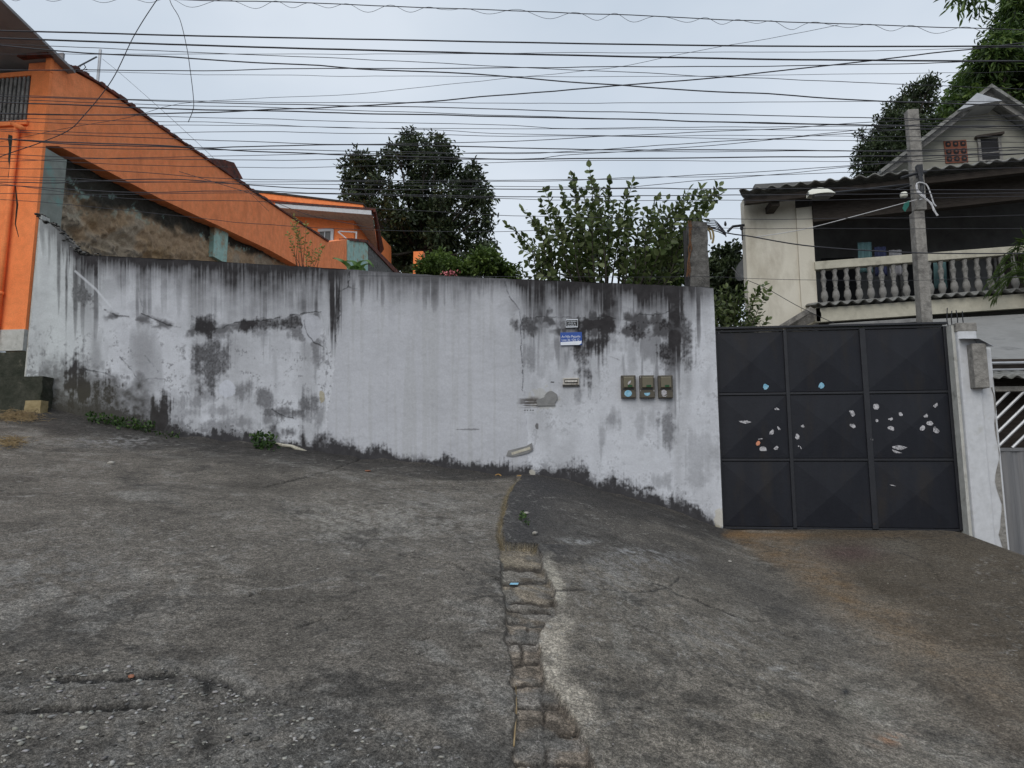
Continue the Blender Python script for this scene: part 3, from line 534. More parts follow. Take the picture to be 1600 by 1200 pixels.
        j = segdist(px + (n2 - .5) * 8, py + (n1 - .5) * 7 + (n2 - .5) * 5, pts); c = lerp3(c, (.03, .03, .032), a * (.25 + .75 * sst(.36, .56, n2 * .6 + n1 * .4)) * (1 - sst(wd * .3, wd * 1.0, j)))
    return np.clip(c, .02, .75), patch, dk[:, 0]
wc, patch, wdk = wall_colour()
P3[:, 1] = WY - .008 * (patch > .5) - (fbm(wx * 2.2, wz * 2.2, 371, 4) - .5) * .022 - (fbm(wx * 14, wz * 14, 375, 3) - .5) * .006
ii = np.arange((nZ - 1) * nX).reshape(nZ - 1, nX)[:, :-1].ravel(); Fw = np.stack([ii, ii + 1, ii + nX + 1, ii + nX], 1)
npmesh('face', P3, Fw, M['plaster'], wl, smooth=True, cols=wc)
xx = np.linspace(WX0, WX1, 400); zz = wtop(xx); mb = MB()
for i in range(399):
    a, b = xx[i], xx[i + 1]; mb.add([(a, WY - .004, zz[i]), (b, WY - .004, zz[i + 1]), (b, WY + .2, zz[i + 1] + .004), (a, WY + .2, zz[i] + .004)], [(0, 1, 2, 3)])
    mb.add([(a, WY + .2, zz[i] + .004), (b, WY + .2, zz[i + 1] + .004), (b, WY + .2, .3), (a, WY + .2, .3)], [(0, 1, 2, 3)])
mb.add([(WX1, WY - .002, 0), (WX1, WY + .2, 0), (WX1, WY + .2, zz[-1]), (WX1, WY - .002, zz[-1])], [(0, 1, 2, 3)])
mb.build('core', M['concrete_d'], wl)
# left end pilaster with a black seam, broken brick along the stepped end
xp0, xp1 = onY(48, 450, WY)[0], WX0 - .012
ztop = onY(55, 335, WY)[2]
mbp = MB(); mbp.box((xp0, WY + .03, 1.8), (xp1, WY + .2, ztop)); mbp.build('pilaster', M['whitebase'], wl, bevel=.01)
mbp = MB(); mbp.box((xp1 - .002, WY + .05, 1.8), (WX0 + .001, WY + .2, ztop - .12)); mbp.build('seam', M['black'], wl)
sp = []
for i in range(130):
    t = random.random(); x = np.interp(t, [0, 1], [WX0 - .12, tp[3, 0] + .5 * random.random()]); z = float(np.interp(x, np.r_[xp0, tp[:4, 0], 0], np.r_[ztop, tp[:4, 1], tp[3, 1]]))
    k = random.choice([.03, .04, .06, .12, .34]); sp.append((x, WY + random.uniform(.0, .2), z + random.uniform(-.02, .05), random.uniform(.02, .06), np.array([k, k * .95, k * .88])))
r_ = rocks(sp, 'broken_brick', M['pebble']); 
def adopt(o, parent):
    o.location = Vector(o.location) - Vector(wloc(parent)); o.parent = parent
adopt(r_, wl)
# bits fixed in the wall face
def poly_on(pts, y, t, name, mat, parent, label=None, bevel=0):
    mb = MB(); mb.prism([onY(a, b, y) for a, b in pts], (0, t, 0)); return mb.build(name, mat, parent, label=label, bevel=bevel)
def ragged(cx, cy, rx, ry, n=18, j=.12, rot=0):
    r = []
    for k in range(n):
        a = 2 * math.pi * k / n; q = 1 + random.uniform(-j, j); x, y = rx * q * math.cos(a), ry * q * math.sin(a)
        r.append((cx + x * math.cos(rot) - y * math.sin(rot), cy + x * math.sin(rot) + y * math.cos(rot)))
    return r
poly_on(ragged(861, 621, 10, 10, 22, .08) , WY - .019, .02, 'cement_repair', M['cement'], wl)
poly_on([(838, 625), (852, 620), (866, 626), (868, 634), (840, 634)], WY - .017, .02, 'cement_repair', M['cement'], wl)
poly_on([(791, 712), (794, 704), (822, 697), (831, 692), (833, 703), (825, 708), (800, 714)], WY - .02, .02, 'cement_repair', M['cement'], wl)
poly_on([(799, 707), (828, 698), (829, 702), (800, 711)], WY - .024, .02, 'plaster_strip', M['plasterpale'], wl)
mb = MB(); pts = [onY(a, b, WY - .03) for a, b in ((430, 692), (442, 696), (455, 697), (464, 701), (479, 705))]; mb.tube(pts, [.01, .03, .025, .035, .012], 6); mb.build('broken_plaster', M['plasterpale'], wl, smooth=True)
for a, b in ((779, 746), (812, 748)):
    p = onY(a, b, WY); mb = MB(); n = 18; V = []; 
    for q, y in ((.055, WY + .1), (.055, WY - .07), (.042, WY - .07), (.042, WY + .1)):
        for k in range(n): V.append((p[0] + q * math.cos(k * 6.2832 / n), y, p[2] + q * math.sin(k * 6.2832 / n)))
    mb.add(V, [(i * n + k, i * n + (k + 1) % n, (i + 1) * n + (k + 1) % n, (i + 1) * n + k) for i in range(3) for k in range(n)]); d_ = mb.build('drain_pipe', M['ochre'], wl, smooth=False)
    mb = MB(); mb.lathe((0, 0, 0), [(.041, 0), (.041, .004)], 14); 
    mb.v = [(p[0] + x, WY - .02 + z, p[2] + y) for x, y, z in mb.v]; mb.build('pipe_mouth', M['black'], d_)

# ---- signs, meters, letter slot
def rectbox(mb, x0, y0, x1, y1, y, t):
    a, b = onY(x0, y0, y), onY(x1, y1, y); return mb.box((a[0], y, b[2]), (b[0], y + t, a[2]))
yS = WY - .032
sg = thing('address_plate', 'blue enamel address plate with white writing on the stained wall', 'sign', onY(892, 540, yS))
rectbox(MB(), 875.5, 519.5, 909.5, 539, yS, .012).build('plate', M['blue'], sg, bevel=.003)
a = onY(876, 534.5, yS - .003); b = onY(908, 538.7, yS - .003)
MB().prism([(a[0], yS - .003, a[2]), (b[0] + .01, yS - .003, a[2] + .012), (b[0] + .004, yS - .003, b[2] + .02), (b[0] - .03, yS - .003, b[2]), (a[0], yS - .003, b[2])], (0, .006, 0)).build('white_band', M['signwhite'], sg)
p = onY(877.5, 527.8, yS - .002); text('lettering', 'Av Nilo Peçanha', .050, (p[0], yS - .002, p[2]), M['signwhite'], sg, w=.275)
p = onY(877.5, 533.0, yS - .002); text('lettering', 'Lote 36 / Qd: Q', .047, (p[0], yS - .002, p[2]), M['signwhite'], sg, w=.255)
sb = thing('lot_plate', 'small black and white address plate fixed above the blue plate', 'sign', onY(893, 511, yS))
rectbox(MB(), 883.5, 498.5, 903.5, 511.5, yS, .008).build('plate', M['signblack'], sb)
mb = MB()
for q in ((884, 499, 903, 499.8), (884, 510.4, 903, 511.2), (884, 499.8, 884.7, 510.4), (902.3, 499.8, 903, 510.4)): rectbox(mb, *q, yS - .002, .004)
mb.build('border', M['signwhite'], sb)
for body, yy, wd in (('A NILO PEÇANHA', 503.2, .145), ('LOTE 36', 506.3, .11), ('QUADRA Q', 509.5, .13)):
    p = onY(893.3, yy, yS - .002); text('lettering', body, .029, (p[0], yS - .002, p[2]), M['signwhite'], sb, w=wd, align='CENTER')
def meter(x0, x1, lab, kind):
    y = WY - .075; o = thing('meter_box', lab, 'meter box', onY((x0 + x1) / 2, 622, WY), 'electricity meter boxes on the wall')
    rectbox(MB(), x0, 586.5, x1, 621.5, y, .085).build('case', M['meter'], o, bevel=.008)
    rectbox(MB(), x0 + 4.2, 588.5, x1 - 2.6, 605.5, y - .03, .034).build('cover', M['metercover'], o, bevel=.012)
    rectbox(MB(), x0 + 3, 607, x1 - 3, 608.6, y - .006, .01).build('ledge', M['signblack'], o)
    rectbox(MB(), x0 + 11, 601.5, x1 - 6, 604.6, y - .0325, .004).build('green_label', M['greenlab'], o)
    for qx in (x0 + 1.2, x1 - 2.2):
        for qy in (588, 609.5): rectbox(MB(), qx, qy, qx + 1.2, qy + 2.0, y - .003, .006).build('screw', M['stickw'] if kind == 1 else M['signblack'], o)
    cx = (x0 + x1) / 2 - .5
    if kind == 0:
        poly_on(ragged(cx, 614.8, 5.8, 5.2, 20, .04), y - .002, .004, 'sticker', M['stickb'], o, 'round white and blue sticker')
        poly_on(ragged(cx + 2, 597.5, 1.8, 3.4, 10, .3, .6), y - .0335, .004, 'sticker', M['stickw'], o, 'torn scrap of white sticker')
    elif kind == 1: poly_on([(cx - 4.6, 614), (cx + 5, 613.5), (cx + 4.2, 617), (cx + 1, 618.6), (cx - 3, 617.5)], y - .002, .004, 'sticker', M['stickb'], o, 'lower half of a torn blue sticker')
    else:
        poly_on(ragged(cx - 2, 613, 4.6, 4.2, 16, .08), y - .002, .004, 'sticker', M['stickw'], o, 'peeling round white sticker')
        poly_on([(cx - 6.5, 614.5), (cx - 4, 617.4), (cx, 618.6), (cx + 3.6, 617), (cx + 1, 620), (cx - 4, 619.6)], y - .004, .004, 'sticker', M['stickw'], o, 'curled edge of the peeling sticker')
    return o
meter(970, 994, 'brown meter box with a whole round blue sticker', 0)
meter(999, 1023.5, 'brown meter box between two others with half a blue sticker', 1)
meter(1028, 1052, 'brown meter box with a peeling white sticker, nearest the gate', 2)
o = thing('letter_slot', 'metal letter slot set in the wall under the blue plate', 'letter slot', onY(892, 602, WY)); y = WY - .045
mb = MB(); rectbox(mb, 879.5, 590.5, 905, 592.6, y, .05); rectbox(mb, 879.5, 592.6, 882, 601, y, .05); rectbox(mb, 902.6, 592.6, 905, 601, y, .05); rectbox(mb, 882, 598.6, 902.6, 601, y, .05); mb.build('frame', M['aluminium'], o, bevel=.003)
rectbox(MB(), 882, 592.6, 902.6, 598.6, y + .03, .01).build('slot', M['black'], o)
a, b = onY(883, 594, y), onY(902, 597.2, y); MB().prism([(a[0], y + .002, a[2]), (b[0], y + .002, a[2]), (b[0], y - .02, b[2]), (a[0], y - .02, b[2])], (0, .006, 0)).build('flap', M['aluminium'], o)
mb = MB(); rectbox(mb, 879, 601.2, 905.5, 603.6, WY - .03, .03); mb.build('sill', M['concrete_d'], o)

# ------------------------------------------------------------------ steel gate
GYp = 9.4; gx0, gx1 = 1.83, 4.93; gzb, gzt = .715, 3.5
gt = thing('steel_gate', 'dark blue grey steel double gate with nine pyramid panels and torn stickers', 'gate', ((gx0 + gx1) / 2, GYp, gzb))
cols_ = [gx0, 2.80, 3.845, gx1]; rows_ = [gzb, 1.655, 2.585, gzt]
for i in range(3):
    for j in range(3):
        x0, x1, z0, z1 = cols_[i] + .025, cols_[i + 1] - .025, rows_[j] + .025, rows_[j + 1] - .025; cx, cz = (x0 + x1) / 2, (z0 + z1) / 2
        MB().add([(x0, GYp, z0), (x1, GYp, z0), (x1, GYp, z1), (x0, GYp, z1), (cx, GYp - .032, cz)], [(0, 1, 4), (1, 2, 4), (2, 3, 4), (3, 0, 4)]).build('panel', M['gate'], gt)
mb = MB(); fy = GYp - .022
for k, xq in enumerate(cols_):
    wq = .024 if k != 2 else .038; mb.box((xq - wq, fy, gzb), (xq + wq, GYp + .03, gzt))
mb.build('frame', M['gateframe'], gt, bevel=.004)
for zq in rows_:
    mb = MB()
    for i in range(3): mb.box((cols_[i] + (.024 if i != 2 else .038), fy + .008, zq - .016), (cols_[i + 1] - (.024 if i != 1 else .038), GYp + .025, zq + .016))
    mb.build('rail', M['gateframe'], gt, bevel=.003)
mb = MB(); mb.box((gx0 - .02, fy - .03, gzt + .024), (gx1 + .03, GYp + .03, gzt + .055)); mb.build('top_rail', M['gateframe'], gt, bevel=.004)
MB().box((gx0 - .04, GYp + .06, gzb - .3), (gx1, GYp + .09, gzt - .01)).build('backing', M['black'], gt)
p0 = onY(1225, 829, GYp - .06); p1 = onY(1360, 834, GYp - .06)
tag(MB().box((p0[0], GYp - .09, p1[2] - .05), (p1[0], GYp - .035, p0[2] - .005)).build('plank', M['rust'], bevel=.006), 'rusty brown plank lying under the dark gate', 'plank')
def pan_y(x, z):          # height of the pyramid face at a point of the gate
    for i in range(3):
        for j in range(3):
            x0, x1, z0, z1 = cols_[i] + .025, cols_[i + 1] - .025, rows_[j] + .025, rows_[j + 1] - .025
            if x0 <= x <= x1 and z0 <= z <= z1:
                cx, cz = (x0 + x1) / 2, (z0 + z1) / 2; return GYp - .032 * (1 - max(abs(x - cx) / ((x1 - x0) / 2), abs(z - cz) / ((z1 - z0) / 2)))
    return fy - .002
def gsticker(pts, mat, lab=None):
    A_ = [onY(a, b, GYp - .04) for a, b in pts]; c = np.mean(A_, 0); A_ = [c + (q - c) * .9 * random.uniform(.86, 1.08) for q in A_]
    F_ = [np.array([q[0], pan_y(q[0], q[2]) - .004, q[2]]) for q in A_]; cc = np.array([c[0], pan_y(c[0], c[2]) - .005, c[2]]); n = len(F_)
    MB().add([cc] + F_, [(0, i + 1, (i + 1) % n + 1) for i in range(n)]).build('sticker', mat, gt, label=lab)
def disc(cx, cy, r, cut=None, rr=None):
    pts = ragged(cx, cy, r * random.uniform(.8, 1.1), (rr or r) * random.uniform(.8, 1.1), 17, .05 if r >= 5.9 else .17, random.random() * .8)
    if cut is not None:
        ca, sa, d = math.cos(cut[0]), math.sin(cut[0]), cut[1]
        q = []
        for x, y in pts:
            e = (x - cx) * ca + (y - cy) * sa
            if e > d: x -= (e - d) * ca; y -= (e - d) * sa
            q.append((x + random.uniform(-.3, .3), y))
        pts = q
    return pts
gsticker(disc(1197.5, 604, 5), M['stickb'], 'round light blue sticker'); gsticker(disc(1284.5, 602, 5.4), M['stickb'], 'round light blue sticker')
gsticker([(1153, 657.5), (1168, 656.5), (1176, 659.5), (1166, 663), (1156, 660)], M['stickw'], 'white paint scratch')
gsticker(disc(1215, 640, 4.5, (1.57, 0.5)), M['stickw']); gsticker(disc(1206, 674.5, 5.2, (-2.2, 2)), M['stickw']); gsticker(disc(1218, 669, 4.2, (-.8, 1), 2.8), M['stickw'])
gsticker(disc(1185, 692.5, 4.4, None, 4.6), M['sticko'], 'orange sticker'); gsticker([(1184, 685.5), (1192, 684.5), (1192, 686), (1185, 687)], M['stickw'])
gsticker(disc(1193.5, 703, 6.4, (1.57, 2)), M['stickw']); gsticker(disc(1212.5, 699, 4.6, (-2.3, 1), 3.6), M['stickw'])
gsticker(disc(1254, 664, 5, (-2.2, 0), 2.4), M['stickw']); gsticker(disc(1247.5, 681.5, 5, (-.9, 3), 5.4), M['stickw']); gsticker([(1250.5, 696), (1252, 701), (1254, 702), (1252, 697)], M['stickw']); gsticker(disc(1249, 697, 1.2), M['stickw'])
gsticker(disc(1331.5, 646, 6, (2.6, 2), 5.4), M['stickw']); gsticker(disc(1333, 666, 5.2, (2.2, 2)), M['stickw'])
gsticker(disc(1370.5, 635, 6), M['stickw']); gsticker(disc(1371.5, 657, 2.6, None, 3.2), M['stickw']); gsticker(disc(1392, 653, 5.4, (-1.9, 0), 3.6), M['stickw']); gsticker(disc(1408, 647, 3.8, None, 3.8), M['stickw'])
gsticker(disc(1393, 669.5, 6, (2, 2.4), 4.6), M['stickw']); gsticker(disc(1447, 648.5, 5.6, (-2.2, 1), 4.6), M['stickw']); gsticker(disc(1463, 632.5, 5, (-2.2, 1.6)), M['stickw']); gsticker(disc(1454, 661, 6, None, 4.8), M['stickw']); gsticker(disc(1442, 668.5, 6, (-2.2, 3.4), 5.6), M['stickw']); gsticker(disc(1464.5, 671.5, 6.2, (-.8, 3), 5.6), M['stickw']); gsticker(disc(1363, 687, 3.4, (2, 1)), M['stickw'])
gsticker([(1394, 697.5), (1404, 695), (1412, 696), (1423, 699), (1410, 703.5), (1402, 703), (1396, 700)], M['stickw'], 'pale torn bill'); gsticker([(1395, 702), (1402, 704), (1414, 708.5), (1399, 708), (1396, 705)], M['stickw'], 'pale torn bill')
gsticker([(1390, 757), (1396, 757.5), (1402, 760), (1394, 759)], M['stickw'], 'white scratch')
# ---- gate pillar and the neighbour's pillar
PYf = 9.2
pl = thing('gate_pillar', 'white rendered pillar at the right side of the dark gate with bare rods', 'pillar', (5.1, PYf, .6))
MB().box((4.985, PYf, 0), (5.235, 9.56, onY(1490, 505, PYf)[2])).build('shaft', M['white'], pl, bevel=.02)
zt_ = onY(1490, 505, PYf)[2]
MB().box((4.975, PYf - .004, zt_ - .12), (5.245, 9.57, zt_ + .006)).build('stained_head', M['concrete'], pl, bevel=.015)
MB().box((gx1 + .015, PYf + .05, 0), (4.984, 9.5, zt_ - .02)).build('jamb', M['whitebase'], pl)
for a in (5.0, 5.05, 5.12, 5.2):
    MB().tube([(a, 9.42, zt_ - .02), (a + random.uniform(-.015, .015), 9.42, zt_ + .1), (a + random.uniform(-.02, .02), 9.42, zt_ + random.uniform(.17, .27))], .007, 5).build('reinforcing_rod', M['gateframe'], pl)
q1 = onY(1547, 611, PYf + .04)[0]; zc = onY(1530, 600, PYf)[2]
np_ = thing('neighbour_pillar', 'stained two tone pillar with a strip of bare cement beside the striped gate', 'pillar', (5.37, PYf, .4))
MB().box((5.236, PYf + .035, -.4), (q1 + .06, 9.56, zc + .5)).build('shaft', M['white'], np_, bevel=.015)
mb = MB(); n = 26
zs = np.linspace(.2, zc - .04, n); L_ = [5.37 + .06 * math.sin(i * .9) * random.random() - .05 * (1 - i / n) + (.02 if i > 14 else 0) for i in range(n)]
for i in range(n - 1): mb.add([(L_[i], PYf + .03, zs[i]), (q1 + .03, PYf + .03, zs[i]), (q1 + .03, PYf + .03, zs[i + 1]), (L_[i + 1], PYf + .03, zs[i + 1])], [(0, 1, 2, 3)])
mb.build('bare_cement', M['concrete'], np_)
a, b = onY(1517, 537, 9.1), onY(1546, 606, 9.1)
cb = thing('concrete_box', 'grey concrete box with a bent tin cap projecting from the pillar', 'box', ((a[0] + b[0]) / 2, 9.1, b[2]))
MB().box((a[0], 9.08, b[2]), (b[0], 9.232, a[2])).build('body', M['concrete'], cb, bevel=.01)
t0 = [onY(1508, 529, 9.05), onY(1530, 529, 9.05), onY(1553, 541, 9.05)]
mb = MB(); mb.add([t0[0], t0[1], t0[2], t0[2] + [0, .3, .05], t0[1] + [0, .3, .05], t0[0] + [0, .3, .05]], [(0, 1, 4, 5), (1, 2, 3, 4)]); mb.build('tin_cap', M['galv'], cb, solid=.006)

# ------------------------------------------------------------------ neighbour gate on the right
ng = thing('striped_gate', 'grey sheet gate with slanted white bars and a tiled rain hood', 'gate', (6.6, 9.3, 0))
NX0 = q1 + .07; NX1 = 8.4; yN = 9.34
zA = onY(1575, 705, yN)[2]; zTop = onY(1575, 612, yN)[2]; zBot = onY(1585, 862, yN)[2]
n = 60; mb = MB()
for i in range(n):
    x0, x1 = NX0 + (NX1 - NX0) * i / n, NX0 + (NX1 - NX0) * (i + 1) / n; d0, d1 = (.02 if (i // 2) % 2 else 0), (.02 if ((i + 1) // 2) % 2 else 0)
    mb.add([(x0, yN - d0, zBot), (x1, yN - d1, zBot), (x1, yN - d1, zA), (x0, yN - d0, zA)], [(0, 1, 2, 3)])
mb.build('sheet', M['sheet'], ng)
mb = MB(); mb.box((NX0, yN - .03, zA), (NX1, yN + .03, zA + .045)); mb.box((NX0 - .05, yN - .025, zBot - .05), (NX0, yN + .03, zTop)); mb.box((NX0, yN - .03, zBot - .04), (NX1, yN + .03, zBot)); mb.build('frame', M['sheet'], ng)
hB = zTop - zA - .05
for i in range(-6, 16):
    x = NX0 + i * .19; x2 = x + hB * 1.05
    if x2 < NX0 + .05 or x > NX1 - .6: continue
    xa, za = x, zA + .045
    if xa < NX0: za += (NX0 - xa) / 1.05; xa = NX0
    MB().tube([(xa, yN - .01, za), (x2, yN - .01, zTop)], .02, 6).build('bar', M['galv'], ng)
MB().box((NX0 - .05, yN + .35, zBot), (NX1, yN + .4, zTop + .5)).build('dark_yard', M['darkwood'], ng)
MB().box((NX0 - .16, yN - .04, zTop), (NX1, yN + .08, zTop + .07)).build('lintel', M['concrete'], ng, bevel=.006)
zR = onY(1575, 590, yN)[2]
def corr(mb, x0, x1, y0, z0, y1, z1, per, amp, slope=0, m=8):
    k = int((x1 - x0) / per * m)
    mb.grid(lambda u, v: (x0 + (x1 - x0) * u, y0 + (y1 - y0) * v, z0 + (z1 - z0) * v + slope * (x1 - x0) * u + amp * math.sin(2 * math.pi * (x0 + (x1 - x0) * u) / per)), k, 2); return mb
corr(MB(), NX0 - .02, NX1, yN - .22, zR - .02, yN + .5, zR + .16, .16, .022).build('tiled_hood', M['fibre'], ng, smooth=True, solid=.012)
zq = onY(1575, 562, yN)[2]; mb = MB(); mb.tube([(NX0 - .1, yN + .3, zq), (NX1, yN + .3, zq)], .02, 6); mb.tube([(NX0 - .1, yN + .34, zq - .09), (NX1, yN + .34, zq - .1)], .018, 6); mb.build('hood_pole', M['galv'], ng)
MB().box((NX0 - .05, yN + .5, zR + .1), (NX1, yN + .55, zq)).build('hood_back', M['darkwood'], ng)

# ------------------------------------------------------------------ house on the right
HY = 14.0
hs = thing('balcony_house', 'cream two storey house with a baluster balcony and corrugated roof', 'house', (6.5, HY, 1))
hx0, hx1 = onY(1166, 400, HY)[0], onY(1272, 400, HY)[0]; HX = 13.5
zr_a, zr_b = onY(1155, 298, HY - .75), onY(1600, 247, HY - .75); zk = (zr_b[2] - zr_a[2]) / (zr_b[0] - zr_a[0])
def zroof(x): return zr_a[2] + zk * (x - zr_a[0])
def slab_prism(x0, x1, zf0, zf1, y0, y1):   # wall between two sloping lines
    return MB().prism([(x0, y0, zf0(x0)), (x1, y0, zf0(x1)), (x1, y0, zf1(x1)), (x0, y0, zf1(x0))], (0, y1 - y0, 0))
xs1 = onY(1247, 400, HY)[0]
slab_prism(hx0, xs1, lambda x: 1.5, lambda x: zroof(x) + .12, HY, HY + .3).build('side_room', M['cream'], hs)
slab_prism(xs1 + .002, hx1, lambda x: 1.5, lambda x: zroof(x) - .25, HY - .04, HY + .5).build('corner_post', M['cream'], hs)
MB().grid(lambda u, v: (lambda x0: (x0 + (HX - x0) * u, HY - .75 + 4.65 * v, zroof(x0 + (HX - x0) * u) + 1.45 * v + .036 * math.sin(2 * math.pi * (x0 + (HX - x0) * u) / .29)))(zr_a[0] + (onY(1168, 297, HY + 3.9)[0] - zr_a[0]) * v), 260, 6).build('roof', M['fibre'], hs, smooth=True, solid=.025)
slab_prism(hx0 - .1, HX, lambda x: zroof(x) - .22, lambda x: zroof(x) - .085, HY - .55, HY - .45).build('eave_board', M['darkwood'], hs)
slab_prism(hx1, HX, lambda x: zroof(x) - .62, lambda x: zroof(x) - .10, HY - .1, HY + .1).build('beam', M['darkwood'], hs)
MB().box((hx0 + .45, HY - .45, zroof(hx0) - .26), (hx0 + .62, HY, zroof(hx0) - .12)).build('rafter_end', M['darkwood'], hs)
r0 = onY(1275, 418, HY)[2]; rk = .046
railt = lambda x: r0 + .11 + rk * (x - hx1); railb = lambda x: r0 - .07 + rk * (x - hx1)
bal = slab_prism(hx1 - .02, HX, railb, railt, HY - .08, HY + .1).build('balustrade', M['cream2'], hs, bevel=.012)
zf = lambda x: railb(x) - .80
prof = [(.055, 0), (.055, .04), (.03, .06), (.045, .10), (.075, .20), (.062, .30), (.035, .36), (.048, .40), (.032, .43), (.05, .52), (.06, .58), (.035, .68), (.045, .72), (.055, .76), (.055, .80)]
bmesh_ = None; x = hx1 + .16
while x < 9.9:
    if bmesh_ is None:
        mb = MB(); mb.lathe((0, 0, 0), prof, 12); tmp = mb.build('baluster', M['balus'], None, smooth=True); bmesh_ = tmp.data; COL.objects.unlink(tmp); bpy.data.objects.remove(tmp)
    o = link('baluster', bmesh_, bal); o.location = Vector((x, HY, zf(x))) - Vector(wloc(bal)); x += .235
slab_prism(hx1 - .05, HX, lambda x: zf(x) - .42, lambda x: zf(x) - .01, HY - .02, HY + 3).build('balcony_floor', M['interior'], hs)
corr(MB(), hx1 - .25, HX, HY - .62, zf(hx1) - .09, HY - .02, zf(hx1) + .03, .22, .035, rk).build('tile_edging', M['fibre'], hs, smooth=True, solid=.02)
slab_prism(hx1 - .2, HX, lambda x: zf(x) - .42, lambda x: zf(x) - .13, HY - .5, HY - .4).build('fascia', M['cream2'], hs)
MB().prism([(hx1 - .2, HY - .5, zf(hx1) - .42), (hx1 - .2, HY - .5, zf(hx1) - .13), (hx1 - .35, HY + 2.2, zf(hx1) - .13), (hx1 - .35, HY + 2.2, zf(hx1) - .42)], (.08, 0, 0)).build('floor_edge', M['cream2'], hs)
a = onY(1213, 515, HY - .06); b = onY(1268, 482, HY - .06)
MB().prism([onY(1205, 516, HY - .06), onY(1222, 516, HY - .06), onY(1283, 488, HY - .5), onY(1266, 479, HY - .5)], (0, 0, -.12)).build('sloped_ledge', M['concrete'], hs)
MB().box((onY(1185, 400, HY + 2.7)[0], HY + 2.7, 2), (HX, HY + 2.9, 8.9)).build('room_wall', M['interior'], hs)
MB().box((hx1 + 1.1, HY + 2.66, zf(hx1)), (hx1 + 1.9, HY + 2.698, zf(hx1) + 1.9)).build('doorway', M['black'], hs)
MB().box((hx1 - .3, HY + .3, 1), (HX, HY + .5, zf(hx1) - .45)).build('lower_wall', M['greenwall'], hs)
MB().box((hx1 - .18, HY - .3, 2), (hx1 - .12, HY - .24, zf(hx1) - .4)).build('white_post', M['white'], hs)
a = [onY(1432, 500, 13.4), onY(1720, 484, 13.4), onY(1740, 562, 10.6), onY(1512, 560, 10.6)]
aw = tag(MB().prism(a, (0, 0, -.06)).build('canopy', M['awning']), 'pale grey flat canopy behind the white gate pillar', 'canopy')
a = [onY(1295, 506, 13.2), onY(1432, 497, 13.2), onY(1432, 503, 13.2), onY(1300, 512, 13.2)]
tag(MB().prism(a, (0, .5, 0)).build('ledge', M['awning'], bevel=.01), 'thin pale ledge seen just above the gate left of the post', 'ledge')
for k, (xa, xb, za, zb_) in enumerate(((3.0, 4.1, .75, 1.75), (5.2, 6.0, .0, 1.95))):
    w_ = MB().box((hx1 + xa, HY + 2.66, zf(hx1) + za), (hx1 + xb, HY + 2.698, zf(hx1) + zb_)).build('window' if k == 0 else 'door', M['black'] if k == 0 else M['darkwood'], hs)
    mb = MB(); mb.box((hx1 + xa - .06, HY + 2.63, zf(hx1) + za), (hx1 + xa, HY + 2.69, zf(hx1) + zb_)); mb.box((hx1 + xa - .06, HY + 2.63, zf(hx1) + zb_), (hx1 + xb + .06, HY + 2.69, zf(hx1) + zb_ + .06)); mb.box((hx1 + xb, HY + 2.63, zf(hx1) + za), (hx1 + xb + .06, HY + 2.69, zf(hx1) + zb_)); mb.build('frame', M['balus'], w_)
# upper gable
UY = 17.0
up = thing('gable_house', 'pale gabled upper house with terracotta vent block above the corrugated roof', 'house', (9, UY, 6))
ap = onY(1530, 158, UY); lf = onY(1370, 282, UY); rt = onY(1700, 270, UY)
MB().prism([(lf[0], UY, 1), (rt[0], UY, 1), (rt[0], UY, rt[2]), (ap[0], UY, ap[2]), (lf[0], UY, lf[2])], (0, 3, 0)).build('wall', M['gable'], up)
for e, nm in ((lf, 0), (rt, 1)):
    d = (e - ap); e2 = ap + d * 1.05; nrm = np.array([0, 0, .05]); v = np.array([0, -.55, 0])
    rf = MB().prism([ap + nrm + v, e2 + nrm + v, e2 + nrm * 3 + v, ap + nrm * 3 + v], (0, 3.6, 0)).build('roof', M['fibre'], up)
    MB().prism([ap - nrm * 2.2 + v * .7, e2 - nrm * 2.2 + v * .7, e2 + nrm * .9 + v * .7, ap + nrm * .9 + v * .7], (0, .07, 0)).build('barge_board', M['balus'], rf)
a = onY(1527, 145, UY - .6); MB().prism([a, onY(1497, 172, UY - .6), onY(1527, 163, UY - .6), onY(1566, 157, UY - .6)], (0, 2, 0)).build('ridge_cap', M['galv'], up)
a, b = onY(1474, 221, UY), onY(1512, 254, UY)
vb = MB().box((a[0], UY - .03, b[2]), (b[0], UY - .002, a[2])).build('vent_block', M['vent'], up)
nX3 = (b[0] - a[0]) / 3; nZ3 = (a[2] - b[2]) / 3
for i in range(3):
    for j in range(3):
        cx, cz = a[0] + nX3 * (i + .5), b[2] + nZ3 * (j + .5); mb = MB()
        V = [(cx + nX3 * .38 * math.copysign(abs(math.cos(k * .5236)) ** .6, math.cos(k * .5236)), UY - .033, cz + nZ3 * .38 * math.copysign(abs(math.sin(k * .5236)) ** .6, math.sin(k * .5236))) for k in range(12)]
        mb.add(V, [tuple(range(12))]); ho = mb.build('hole', M['black'], vb)
        MB().lathe((0, 0, 0), [(nX3 * .16, 0), (nX3 * .16, .01)], 8); m2 = MB(); m2.lathe((0, 0, 0), [(nX3 * .17, 0), (nX3 * .17, .012)], 8); m2.v = [(cx + x, UY - .036 - z, cz + y) for x, y, z in m2.v]; m2.build('boss', M['vent'], vb)
a, b = onY(1530, 218, UY), onY(1561, 250, UY)
wi = MB().box((a[0], UY - .015, b[2]), (b[0], UY - .003, a[2])).build('window', M['black'], up)
mb = MB(); mb.box((a[0] - .07, UY - .05, b[2]), (a[0], UY - .003, a[2])); mb.box((b[0], UY - .05, b[2]), (b[0] + .07, UY - .003, a[2])); mb.box((a[0] - .07, UY - .05, b[2] - .05), (b[0] + .07, UY - .003, b[2])); mb.build('frame', M['balus'], wi)
